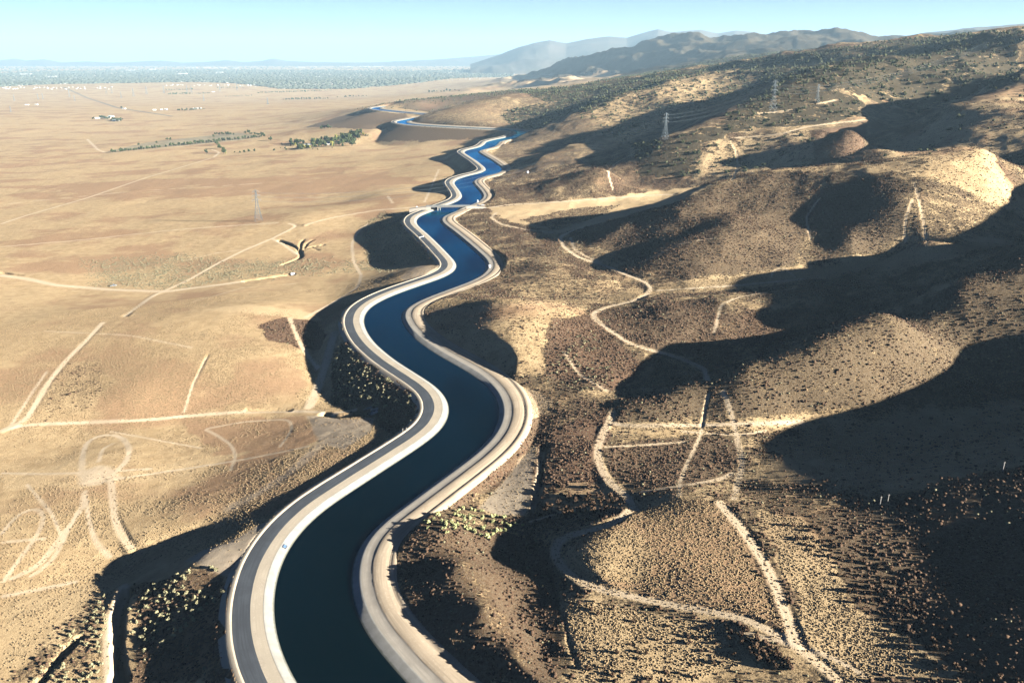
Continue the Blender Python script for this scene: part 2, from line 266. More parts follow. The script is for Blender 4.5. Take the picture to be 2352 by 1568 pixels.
def tline(P, step=4.0, sm=5):
    P = np.array(P, float); s = np.r_[0, np.cumsum(np.hypot(*np.diff(P, axis=0).T))]; t = np.arange(0, s[-1]+.1, 6.)
    w = trace(np.interp(t, s, P[:, 0]), np.interp(t, s, P[:, 1])); w = w[~np.isnan(w[:, 0]), :2]
    if len(w) < 2: return None
    keep = np.r_[True, np.hypot(*np.diff(w, axis=0).T) < np.hypot(w[1:, 0], w[1:, 1])*.25]; w = w[keep]
    if len(w) < 2: return None
    w = resample(w, max(step, np.hypot(*w.mean(0))*.006))
    return smooth(w, sm, 1) if len(w) > sm else w
# ------------------------------------------------------------------ strips along the canal
def normals(p):
    d = np.gradient(p, axis=0); d /= np.hypot(d[:, 0], d[:, 1])[:, None]; return np.stack([d[:, 1], -d[:, 0]], 1)   # to the right
NRM = normals(ctr)
def strip(name, prof, m, i0=0, i1=None, smooth=True, jit=0):
    """loft of a profile [(signed offset, height) ...] along the canal"""
    c = ctr[i0:i1]; n = NRM[i0:i1]; k = len(prof); V = np.zeros((len(c), k, 3))
    for a, (o, h) in enumerate(prof):
        w = o+(fbm(c[:, 0]+a*50, c[:, 1], 14, 3)*jit if jit else 0)
        V[:, a, 0] = c[:, 0]+n[:, 0]*w; V[:, a, 1] = c[:, 1]+n[:, 1]*w; V[:, a, 2] = h
    i = np.arange(len(c)-1)[:, None]*k+np.arange(k-1); F = np.stack([i, i+1, i+k+1, i+k], -1).reshape(-1, 4)
    me = npmesh(name, V.reshape(-1, 3), F, m, smooth); at = me.attributes.new('along', 'FLOAT_VECTOR', 'POINT'); uvw = np.zeros(V.shape, np.float32); uvw[..., 0] = [p[0] for p in prof]; uvw[..., 1] = np.r_[0, np.cumsum(np.hypot(*np.diff(c, axis=0).T))][:, None]*.035; at.data.foreach_set('vector', uvw.ravel())
    return struct(name, me)
def ground_mat(name, c1, c2, s1, s2, bump=.3, bd=.2, stretch=None, rough=.95, c3=None, streak=0, stain=False):
    m = bpy.data.materials.new(name); m.use_nodes = True; n = m.node_tree; p = n.nodes['Principled BSDF']; L = n.links.new
    p.inputs['Roughness'].default_value = rough; p.inputs['Specular IOR Level'].default_value = .15
    g = n.nodes.new('ShaderNodeNewGeometry')
    def nz(s, det=4, r=.6):
        t = n.nodes.new('ShaderNodeTexNoise'); t.inputs['Scale'].default_value = s; t.inputs['Detail'].default_value = det; t.inputs['Roughness'].default_value = r; L(g.outputs['Position'], t.inputs['Vector']); return t.outputs[0]
    def ramp(x, a, b):
        r = n.nodes.new('ShaderNodeMapRange'); r.inputs[1].default_value = a; r.inputs[2].default_value = b; L(x, r.inputs[0]); return r.outputs[0]
    def mix(f, a, b):
        x = n.nodes.new('ShaderNodeMix'); x.data_type = 'RGBA'
        if isinstance(f, float): x.inputs[0].default_value = f
        else: L(f, x.inputs[0])
        for k, v in ((6, a), (7, b)):
            if isinstance(v, tuple): x.inputs[k].default_value = (*v, 1)
            else: L(v, x.inputs[k])
        return x.outputs[2]
    c = mix(ramp(nz(s1), .35, .65), c1, c2)
    if c3: c = mix(ramp(nz(s2, 5, .7), .52, .7), c, c3)
    if streak:      # wheel wear that runs along the road
        a = n.nodes.new('ShaderNodeAttribute'); a.attribute_name = 'along'; t = n.nodes.new('ShaderNodeTexNoise'); t.inputs['Scale'].default_value = 1.3; t.inputs['Detail'].default_value = 4; L(a.outputs['Vector'], t.inputs['Vector']); c = mix(ramp(t.outputs[0], .42, .62), c, tuple(v*(1-streak) for v in c1))
    if stain:       # damp line just above the water
        s = n.nodes.new('ShaderNodeSeparateXYZ'); L(g.outputs['Position'], s.inputs[0]); a = n.nodes.new('ShaderNodeMath'); a.operation = 'MULTIPLY_ADD'; a.inputs[1].default_value = .35; L(nz(.6), a.inputs[0]); L(s.outputs[2], a.inputs[2]); c = mix(ramp(a.outputs[0], .55, .28), c, (.10, .105, .085))
    L(c, p.inputs['Base Color'])
    b = n.nodes.new('ShaderNodeBump'); b.inputs['Strength'].default_value = bump; b.inputs['Distance'].default_value = bd; L(nz(s2), b.inputs['Height']); L(b.outputs[0], p.inputs['Normal'])
    return m
M_CONC = ground_mat('pale_concrete', (.29, .285, .262), (.235, .23, .207), .25, 2.0, .15, .05, stain=True)
M_GRAV = ground_mat('cream_gravel', (.335, .295, .23), (.27, .235, .185), .12, 1.2, .25, .08, c3=(.38, .34, .275), streak=.12)
M_ASPH = ground_mat('worn_asphalt', (.056, .064, .075), (.040, .046, .055), .15, 3.0, .1, .02, rough=.8, c3=(.07, .077, .086), streak=.3)
M_DIRT = ground_mat('packed_dirt', (.36, .295, .215), (.28, .225, .16), .1, .9, .3, .12, c3=(.40, .34, .26), streak=.25)
M_GREY = ground_mat('grey_bench', (.30, .275, .235), (.235, .215, .185), .2, 1.0, .3, .08, streak=.2)
def water_mat():
    m = bpy.data.materials.new('canal_water'); m.use_nodes = True; n = m.node_tree; L = n.links.new; n.nodes.remove(n.nodes['Principled BSDF'])
    out_ = n.nodes['Material Output']; g = n.nodes.new('ShaderNodeNewGeometry')
    def nz(s, det, scl=(1, 1, 1)):
        mp = n.nodes.new('ShaderNodeMapping'); mp.inputs['Scale'].default_value = scl; L(g.outputs['Position'], mp.inputs[0])
        t = n.nodes.new('ShaderNodeTexNoise'); t.inputs['Scale'].default_value = s; t.inputs['Detail'].default_value = det; L(mp.outputs[0], t.inputs['Vector']); return t.outputs[0]
    b = n.nodes.new('ShaderNodeBump'); b.inputs['Distance'].default_value = .16; b.inputs['Strength'].default_value = .55; L(nz(.8, 4), b.inputs['Height'])
    gust = n.nodes.new('ShaderNodeMapRange'); gust.inputs[1].default_value = .46; gust.inputs[2].default_value = .6; L(nz(.02, 4, (1, .45, 1)), gust.inputs[0])
    df = n.nodes.new('ShaderNodeBsdfDiffuse'); df.inputs[0].default_value = (.0002, .0028, .0038, 1)
    gl = n.nodes.new('ShaderNodeBsdfGlossy'); L(b.outputs[0], gl.inputs['Normal'])
    tint = n.nodes.new('ShaderNodeMix'); tint.data_type = 'RGBA'; L(gust.outputs[0], tint.inputs[0]); tint.inputs[6].default_value = (.025, .55, 1, 1); tint.inputs[7].default_value = (.012, .26, .62, 1); L(tint.outputs[2], gl.inputs[0])
    gl.inputs['Roughness'].default_value = .12
    fr = n.nodes.new('ShaderNodeFresnel'); fr.inputs[0].default_value = 1.26; L(b.outputs[0], fr.inputs[1])
    mx = n.nodes.new('ShaderNodeMixShader'); L(fr.outputs[0], mx.inputs[0]); L(df.outputs[0], mx.inputs[1]); L(gl.outputs[0], mx.inputs[2]); L(mx.outputs[0], out_.inputs[0])
    return m
strip('water', [(-15.2, 0), (-5, 0), (5, 0), (15.2, 0)], water_mat(), smooth=False)
strip('canal_lining', [(-8, -3.1), (-17.2, 1.5), (-17.9, 1.55)], M_CONC)
strip('canal_lining', [(17.9, 1.65), (17.2, 1.6), (8, -3.0)], M_CONC)
strip('gravel_bank', [(-17.9, 1.51), (-20, 1.56), (-22.7, 1.6)], M_GRAV)
strip('asphalt_road', [(-22.4, 1.63), (-25.5, 1.69), (-28.6, 1.65)], M_ASPH, jit=.25)
strip('road_shoulder', [(-28.4, 1.6), (-28.9, 1.62), (-29.15, 1.95), (-29.5, 1.97), (-30.8, 1.75), (-33.5, .35)], M_GRAV, jit=.2)
strip('grey_bench', [(17.9, 1.6), (19.5, 1.72), (21.6, 1.72), (22.3, 1.95)], M_GREY)
strip('dirt_road', [(22.2, 1.92), (22.7, 2.08), (24, 2.15), (28.3, 2.3), (28.8, 2.1), (29.6, 2.45), (30.5, 2.6), (31.4, 2.5), (33.5, 1.2)], M_DIRT, jit=.15)
# ------------------------------------------------------------------ ground cover, painted where it grows, plus one patch that deepens a shadow (per-vertex masks on the terrain)
CH = {k: np.zeros(GX.shape, np.float32) for k in ('road', 'brush', 'red', 'pale', 'chap', 'sage', 'wash', 'tar')}
NZ1 = fbm(GX, GY, 26, 4).astype(np.float32); NZ2 = fbm(GX+900, GY-300, 130, 4).astype(np.float32)
def setm(m, **kw):
    for k, v in kw.items(): CH[k][...] = CH[k]*(1-m)+v*m
def stroke(P, w, soft=None, rag=.25, **kw):
    L = tline(P)
    if L is None: return None
    soft = soft or max(.7, w*.25); w = max(w*.7, 1.2); d, s, a = polydist(L, w*1.6+soft+3); m = d < 1e8
    f = np.zeros(GX.shape, np.float32); f[m] = 1-sstep(w/2-soft/2, w/2+soft, d[m]+NZ1[m]*w*rag); f *= .72+.28*np.clip(.6+1.5*NZ1, 0, 1)
    if 'road' in kw and 1.8 < w < 5.2: q = GR < 560; f[q] *= .58+.42*np.exp(-((d[q]-w*.27)/(w*.15+.2))**2)
    setm(f, **kw); return L
def poly(P, soft=4, rag=8, **kw):
    P = np.array(P, float); n = len(P); q = np.concatenate([P+(np.roll(P, -1, 0)-P)*t for t in (0,)]); dense = []
    for i in range(n):
        a, b = P[i], P[(i+1) % n]; k = max(2, int(np.hypot(*(b-a))/25))
        for t in range(k): dense.append(a+(b-a)*t/k)
    w = trace(*np.array(dense).T); w = w[~np.isnan(w[:, 0]), :2]
    if len(w) < 3: return
    d, s, a = polydist(np.concatenate([w, w[:1]]), rag+soft+2); wj, wi = window(w, 5); X, Y = GX[wj, wi], GY[wj, wi]; ins = np.zeros(X.shape, bool)
    for (ax, ay), (bx, by) in zip(w, np.roll(w, -1, 0)):
        if ay == by: continue
        c = ((ay > Y) != (by > Y))&(X < (bx-ax)*(Y-ay)/(by-ay)+ax); ins ^= c
    I = np.zeros(GX.shape, bool); I[wj, wi] = ins; sd_ = np.where(I, -np.minimum(d, 1e3), np.minimum(d, 1e3)); f = (1-sstep(-soft/2, soft/2, sd_+NZ1*rag)).astype(np.float32); setm(f, **kw)
right = sstep(-10, 25, np.where(CD < 125, CS*CD, np.where(GX > np.interp(GY, ctr[::20, 1][np.argsort(ctr[::20, 1])], ctr[::20, 0][np.argsort(ctr[::20, 1])]), 40, -40)))
right = right*(1-sstep(2600, 3200, GY)) + sstep(2600, 3200, GY)*sstep(-20, 25, GZ)
CH['brush'][...] = right*(.6+.3*NZ1+.2*NZ2); CH['red'][...] = np.clip(.32+.9*NZ2+.4*right*NZ1, 0, 1)
CH['brush'][...] += (1-right)*np.clip(.06+.25*NZ2, 0, .2)
hi = sstep(2500, 4500, GY)*right; setm(hi*.9, brush=.95, chap=1.0, red=.75)
# right-hand side
poly([(1190,208),(1380,189),(1700,140),(2050,92),(2352,66),(2352,180),(2100,262),(1900,200),(1780,185),(1620,250),(1500,290),(1390,290),(1300,262)], 25, 40, chap=.85, brush=.3)
poly([(1440,340),(1526,318),(1650,285),(1773,254),(1900,232),(2000,262),(1900,285),(1700,300),(1620,335),(1600,410),(1470,405)], 14, 18, chap=.85, brush=.4)
poly([(1640,288),(1720,226),(1816,177),(1900,188),(1990,238),(1965,264),(1876,247),(1780,264)], 12, 16, chap=.8, brush=.55)
poly([(1620,330),(1800,300),(1880,300),(1860,378),(1700,400),(1600,410)], 10, 14, chap=.45, brush=.4, pale=.25)
poly([(1860,300),(1990,285),(1985,360),(1880,376)], 6, 6, brush=.9, red=.7, chap=0)
poly([(2000,345),(2150,280),(2352,185),(2352,330),(2180,350),(2050,368)], 10, 14, brush=.35, chap=.3, pale=.12)
poly([(1176,300),(1300,270),(1450,235),(1430,270),(1300,325),(1180,360),(1150,340)], 12, 12, brush=.62, red=.4, chap=.0)
poly([(1330,265),(1500,190),(1700,150),(1760,195),(1640,240),(1520,285),(1440,330),(1400,320)], 25, 40, brush=.45, chap=.5, red=.3)
poly([(1150,262),(1200,245),(1300,225),(1330,250),(1240,295),(1180,298)], 15, 15, chap=.7, brush=.5)
poly([(1120,478),(1250,466),(1400,452),(1640,424),(1560,462),(1400,505),(1290,536),(1180,512)], 6, 8, brush=.1, pale=.62, red=.2)
poly([(1190,505),(1320,478),(1420,472),(1380,495),(1280,530)], 6, 8, brush=.55)
poly([(1750,393),(1850,383),(2000,378),(2180,350),(2265,343),(2310,400),(2352,470),(2352,500),(2270,462),(2180,420),(2100,396),(1960,398)], 6, 6, brush=.35, pale=.0, red=.3)
poly([(1660,425),(1800,395),(1850,400),(1850,520),(1820,600),(1700,640),(1560,640),(1480,600),(1330,545),(1330,525),(1500,485)], 8, 14, brush=.72, red=.4)
poly([(1890,440),(1960,410),(2060,410),(2080,520),(2000,580),(1900,580),(1870,540)], 8, 10, brush=.85, red=.35)
poly([(2110,440),(2250,460),(2352,520),(2250,545),(2140,560),(2110,500)], 8, 10, brush=.55, red=.4)
stroke([(1000,697),(1250,690),(1400,685),(1490,668),(1700,650),(1850,632),(2080,590),(2300,556)], 26, 12, brush=.12, pale=.6, red=.2)
poly([(960,720),(1100,700),(1250,690),(1345,712),(1330,780),(1290,850),(1200,868),(1080,820),(1000,780)], 6, 8, brush=.38, red=.35)
poly([(1270,735),(1350,725),(1420,790),(1480,840),(1420,890),(1300,880),(1255,860),(1260,790)], 6, 10, brush=.92, red=.75)
poly([(1380,712),(1640,682),(1640,770),(1560,815),(1440,780)], 4, 4, brush=.9, red=.5)
poly([(1130,655),(1290,632),(1440,650),(1400,690),(1200,690)], 5, 8, brush=.5, red=.3)
poly([(1420,920),(1630,875),(1900,800),(2200,655),(2352,565),(2352,870),(2100,915),(1900,950),(1640,960),(1430,965)], 5, 10, brush=.7, red=.3)
poly([(1760,1000),(1900,985),(2352,915),(2352,1075),(2000,1138),(1790,1112)], 8, 10, brush=.38, pale=.0, red=.25)  # brush cover raised over the smooth grass to deepen the valley shadow
poly([(1225,1008),(1390,935),(1400,1000),(1368,1050),(1400,1125),(1330,1130),(1240,1110),(1235,1050)], 3, 6, brush=.96, red=.8)
poly([(1390,1025),(1480,1012),(1600,1005),(1695,1010),(1690,1095),(1560,1118),(1470,1125),(1400,1085)], 3, 3, brush=.9, red=.45)
poly([(1240,1110),(1400,1110),(1440,1160),(1350,1180),(1240,1180)], 4, 7, brush=.4, pale=.3)
stroke([(1410,985),(1600,985),(1850,968),(1960,955)], 6, 6, brush=.3, pale=.15)
poly([(1310,1280),(1330,1240),(1420,1190),(1560,1146),(1640,1148),(1700,1220),(1760,1330),(1812,1455),(1720,1412),(1560,1383),(1420,1350),(1330,1310)], 2.5, 3, brush=.2, red=1.0)
poly([(1310,1280),(1350,1235),(1450,1200),(1520,1270),(1480,1340),(1400,1340)], 8, 8, red=.3, brush=.15)
poly([(1740,1170),(1830,1190),(1900,1280),(1960,1380),(2060,1460),(2200,1540),(1960,1560),(1840,1450),(1790,1320)], 6, 8, brush=.12, pale=.55, red=.3)
poly([(1900,1190),(2352,1090),(2352,1568),(2260,1568),(2080,1440),(1960,1340)], 8, 10, brush=.88, red=.4)
poly([(1290,1340),(1440,1380),(1600,1412),(1730,1445),(1740,1480),(1560,1560),(1330,1560),(1285,1450)], 4, 8, brush=.14, pale=.4, red=.25)
poly([(1280,1320),(1430,1375),(1600,1410),(1640,1440),(1450,1410),(1300,1370)], 3, 5, brush=.55)
poly([(900,1210),(1000,1200),(1240,1240),(1280,1330),(1290,1568),(1080,1568),(960,1440)], 4, 6, brush=.8, red=.5)
stroke([(1030,1240),(1090,1330),(1140,1420),(1200,1520)], 7, 6, brush=.55)
# sandy basin, aprons and pads
poly([(1104,1166),(1152,1112),(1204,1046),(1234,1016),(1225,1100),(1210,1185),(1140,1182)], 2, 2, wash=.9, brush=.02)
stroke([(1245,1030),(1235,1090),(1222,1180)], 3, 1, wash=.9, brush=.1)
poly([(1190,885),(1240,900),(1268,925),(1262,945),(1235,958),(1198,968),(1196,930)], 2, 2, wash=.5, brush=.1)
poly([(430,1285),(470,1262),(520,1245),(600,1202),(640,1185),(600,1250),(560,1300),(545,1335),(500,1312)], 2, 2, wash=.95, brush=0)
poly([(705,955),(800,962),(862,958),(848,995),(790,1030),(740,1022)], 2, 3, wash=.85, brush=.05)
stroke([(745,1012),(700,1055),(640,1105),(560,1150),(520,1172)], 8, 3, wash=.75, brush=.05)
poly([(918,640),(950,612),(1012,610),(990,640),(950,652)], 2, 3, wash=.8, brush=.05)
# left-hand side
poly([(300,1350),(480,1300),(545,1350),(560,1568),(300,1568)], 5, 8, brush=.6, red=.6)
poly([(0,1568),(120,1440),(240,1350),(240,1568)], 6, 10, brush=.5, red=.4)
poly([(100,920),(150,830),(230,830),(260,880),(200,940),(110,965)], 6, 8, brush=.32, red=.2)
poly([(200,600),(400,585),(560,600),(700,595),(830,600),(900,620),(700,632),(560,640),(400,665),(220,655)], 30, 34, sage=.5, brush=.15)
poly([(830,520),(880,485),(930,500),(1000,600),(900,610),(840,600)], 5, 6, sage=.5, brush=.45)
poly([(760,800),(800,780),(960,900),(980,960),(900,1000),(820,950),(755,930)], 4, 4, sage=.3, brush=.75)
poly([(595,745),(660,725),(700,735),(745,745),(735,800),(690,800),(620,780)], 3, 8, brush=.85, red=.85)
poly([(420,960),(700,955),(720,1010),(560,1080),(480,1060)], 8, 14, red=.75, brush=.12)
poly([(560,820),(690,830),(700,930),(560,940),(480,930)], 10, 16, red=.7, brush=.12)
poly([(330,1180),(560,1060),(700,1040),(560,1130),(420,1200)], 10, 16, red=.5)
poly([(460,712),(560,700),(690,712),(740,735),(620,725)], 5, 6, pale=.9, red=0, brush=0)
poly([(0,430),(300,415),(900,395),(960,420),(700,450),(300,450)], 40, 60, red=.75)
poly([(0,1095),(170,1060),(300,1080),(560,1040),(420,1095),(200,1120),(0,1130)], 6, 10, pale=.6, red=.15)
poly([(0,1400),(150,1350),(240,1340),(250,1420),(90,1500),(0,1560)], 8, 10, pale=.45, red=.15)
poly([(240,350),(330,328),(540,305),(600,312),(560,322),(420,335)], 10, 10, sage=.85, brush=.2)
poly([(640,330),(690,318),(830,310),(860,322),(740,345),(650,345)], 20, 25, sage=.6, chap=.2)
poly([(700,292),(800,262),(850,256),(930,262),(1000,285),(1150,300),(1120,318),(960,325),(860,325),(900,300),(800,295)], 20, 20, brush=.9, red=.5)
poly([(915,248),(960,232),(1030,232),(1035,250),(990,258)], 20, 20, brush=.75)
poly([(1000,262),(1060,243),(1110,228),(1180,230),(1200,260),(1160,292),(1020,287)], 20, 20, brush=.55, red=.3)
poly([(1190,205),(1215,190),(1390,163),(1430,172),(1330,195),(1240,205)], 60, 60, pale=.6, brush=.05, chap=0)
# tracks:  polyline, width
TR = [
([(1930,1568),(1880,1520),(1830,1480),(1720,1420),(1600,1398),(1500,1381),(1430,1368),(1350,1340),(1300,1315),(1277,1288),(1270,1262),(1290,1240),(1350,1215),(1420,1190),(1460,1165)],4.6),
([(1462,1168),(1440,1140),(1400,1110),(1377,1070),(1372,1030),(1387,990),(1402,965),(1410,936)],5.2),
([(1400,970),(1440,978),(1600,976),(1750,973),(1860,968)],4),([(1832,1482),(1802,1400),(1762,1300),(1702,1210),(1647,1150)],5.5),
([(1560,1143),(1560,1110),(1580,1060),(1605,1010),(1612,985),(1620,930),(1633,882)],1.8),([(1685,1148),(1697,1100),(1705,1060),(1692,1000),(1678,940),(1655,885)],3.4),
([(1470,1130),(1560,1116),(1660,1100),(1692,1080)],3.2),([(1385,1026),(1480,1022),(1600,1012)],2.6),
([(1625,872),(1618,850),(1560,820),(1500,805),(1440,786),(1400,757),(1366,732),(1362,719),(1390,706),(1450,693),(1485,676),(1497,663),(1480,646),(1400,614),(1330,592),(1295,566),(1285,546),(1320,528),(1400,504)],5),
([(1310,545),(1320,575),(1360,595),(1395,608)],2.5),([(1640,765),(1648,735),(1655,700),(1700,681),(1850,659)],2.5),
([(1060,478),(1120,478),(1160,471),(1250,466),(1400,455),(1560,445)],7),([(1140,488),(1128,500),(1150,515),(1200,526),(1280,536)],4),
([(1410,440),(1400,410),(1396,395),(1420,370),(1480,342)],3),([(1680,416),(1696,380),(1690,345),(1675,320)],2.6),([(1680,318),(1790,310),(1850,291),(1990,275)],7),
([(2130,565),(2120,500),(2106,440),(2096,410)],.9),([(2080,560),(2076,510),(2098,455)],.9),([(1882,455),(1850,500),(1866,560)],.9),([(1770,640),(1775,620),(1800,612),(1832,642)],1.6),
([(1876,240),(1900,236),(1930,226)],7),([(1740,262),(1775,259),(1830,252)],6),
([(1850,640),(1700,655),(1500,668)],4),
([(0,990),(60,975),(200,970),(330,965),(430,955),(520,948),(620,943),(700,945),(755,946)],4.2),([(0,992),(60,965),(110,880),(150,830),(200,780),(240,737)],5),([(20,985),(75,900),(110,850)],2.5),
([(285,727),(350,680),(430,645),(500,605),(560,575),(625,548),(660,530),(685,518),(655,511)],5),([(625,548),(652,562),(690,590)],5),
([(0,632),(60,640),(130,655),(250,665),(380,670),(480,657),(560,646)],9),([(0,567),(200,550),(400,528),(550,517),(650,511)],4),([(0,515),(60,495),(200,455),(330,410),(490,362)],5),
([(0,1086),(90,1088),(190,1086),(360,1075)],2.4),([(180,1112),(300,1095),(400,1080),(560,1055),(660,1035),(730,1020)],2.4),
([(187,1090),(190,1040),(202,1010),(240,996),(280,1002),(298,1028),(292,1060),(262,1085)],3.6),([(226,1062),(236,1027),(270,1015)],2.2),
([(195,1125),(188,1170),(140,1232),(90,1300),(0,1340)],3.4),([(195,1135),(205,1200),(222,1250),(262,1287)],3),([(255,1100),(262,1190),(285,1240),(312,1272)],4.5),
([(0,1230),(40,1180),(80,1163),(102,1180),(92,1220),(40,1290),(0,1345)],2.6),([(0,1245),(130,1234)],2.2),([(0,1370),(80,1355),(200,1330)],3.5),([(180,1170),(120,1290),(60,1330)],2.6),
([(253,1568),(248,1480),(258,1400),(292,1338)],5),([(422,950),(440,890),(470,830),(482,808)],1.8),([(470,985),(500,1000),(530,1020),(542,1045),(528,1085)],2),([(470,985),(560,968),(665,962),(672,985),(640,1030)],1.6),
([(770,760),(755,810),(735,880),(705,945)],7),([(665,730),(690,790),(735,855)],4),([(820,940),(760,950),(705,960)],4),
([(700,730),(760,698),(822,660),(830,632),(812,600),(808,560),(822,530),(852,510)],4),([(985,473),(930,478),(870,482),(760,500),(690,520)],5),
([(200,320),(226,345),(247,352)],9),([(245,353),(420,336),(600,316)],6),([(490,362),(505,350),(480,342)],7),([(890,450),(905,470)],4),([(975,465),(1010,385)],4),
([(0,470),(300,440),(620,420)],3),([(420,700),(560,660),(700,650)],2),([(250,990),(360,1010),(470,1030)],1.6),([(60,1110),(120,1180),(150,1250)],1.7),([(590,290),(700,280),(760,268)],8),([(1210,1200),(1300,1172),(1400,1166)],1.7),([(1560,990),(1700,1000),(1780,985)],1.6),([(1480,600),(1560,560),(1650,545)],1.5),([(1400,900),(1330,860),(1290,800)],1.6),([(1700,1450),(1900,1500),(2000,1560)],1.8),([(420,600),(500,580),(600,570)],2),([(100,760),(300,770),(450,800)],1.8),
]
ROADS = []
for P, w in TR: ROADS.append((stroke(P, w, road=1., brush=.0, chap=0, sage=0, wash=0), w))
stroke([(1210,1180),(1190,1060)], .1, road=0)
poly([(180,1090),(230,1070),(265,1080),(285,1100),(240,1112),(195,1115)], 4, 5, road=.8)
for q in ([(145,200),(200,225),(270,248),(400,268)],): stroke(q, 22, 6, .02, tar=1.)
# benches: the hillside road is cut level into the slope
for L, w in ROADS:
    if L is None or w < 4.4: continue
    zs = hz(L[:, 0], L[:, 1]); k = np.hanning(17); k /= k.sum(); zs = np.convolve(np.r_[np.repeat(zs[0], 8), zs, np.repeat(zs[-1], 8)], k, 'valid')
    d, s, a = polydist(L, 16); m = (d < 14)&(CD > 33); sl_ = np.r_[0, np.cumsum(np.hypot(*np.diff(L, axis=0).T))]; zr = np.interp(a[m], sl_, zs); o = np.maximum(d[m]-w/2, 0)
    f = 1-sstep(9, 13.5, d[m]); GZ[m] = GZ[m]*(1-f)+np.clip(GZ[m], zr-o*.8, zr+o*.95)*f
# drop ditches for a few gullies and cuts
def ditch(P, w, depth):
    L = tline(P)
    if L is None: return
    d, s, a = polydist(L, w*2); m = (d < w*1.6)&(CD > 33); GZ[m] -= depth*(1-sstep(w*.25, w*.6, d[m]+NZ1[m]*w*.5))
for q in ([(2130,565),(2120,500),(2106,440),(2096,410)],[(2080,560),(2076,510),(2098,455)],[(1882,455),(1850,500),(1866,560)],[(1680,416),(1696,380),(1690,345),(1675,320)],[(1410,440),(1400,410),(1396,395)],[(1612,985),(1620,930),(1633,882)],[(440,890),(470,830),(482,808)],[(1262,1300),(1290,1400),(1310,1480),(1330,1540)]): ditch(q, 1.7, .55)
ditch([(0,625),(30,630),(60,634)], 5, 2.5)
ditch([(560,646),(600,640),(650,632),(690,628)], 7, 4)
ditch([(640,552),(665,560),(690,575),(692,592),(670,600),(640,612)], 4.5, 3.5)
ditch([(690,580),(705,570),(720,566),(760,560)], 2.6, 2.2); ditch([(690,578),(690,556),(705,545)], 2.6, 2); ditch([(715,566),(730,575),(748,574)], 2, 1.6); ditch([(700,572),(704,558),(725,548)], 2, 1.6)
ditch([(275,1568),(268,1480),(276,1400),(292,1350)], 6, 3.5)
ditch([(740,950),(790,958),(835,950)], 7, 4); ditch([(560,941),(640,940),(690,942)], 3, 1.4)
ditch([(90,1568),(140,1500),(200,1450)], 4, 1.6)
ditch([(1228,1180),(1240,1100),(1252,1010)], 4, 2)
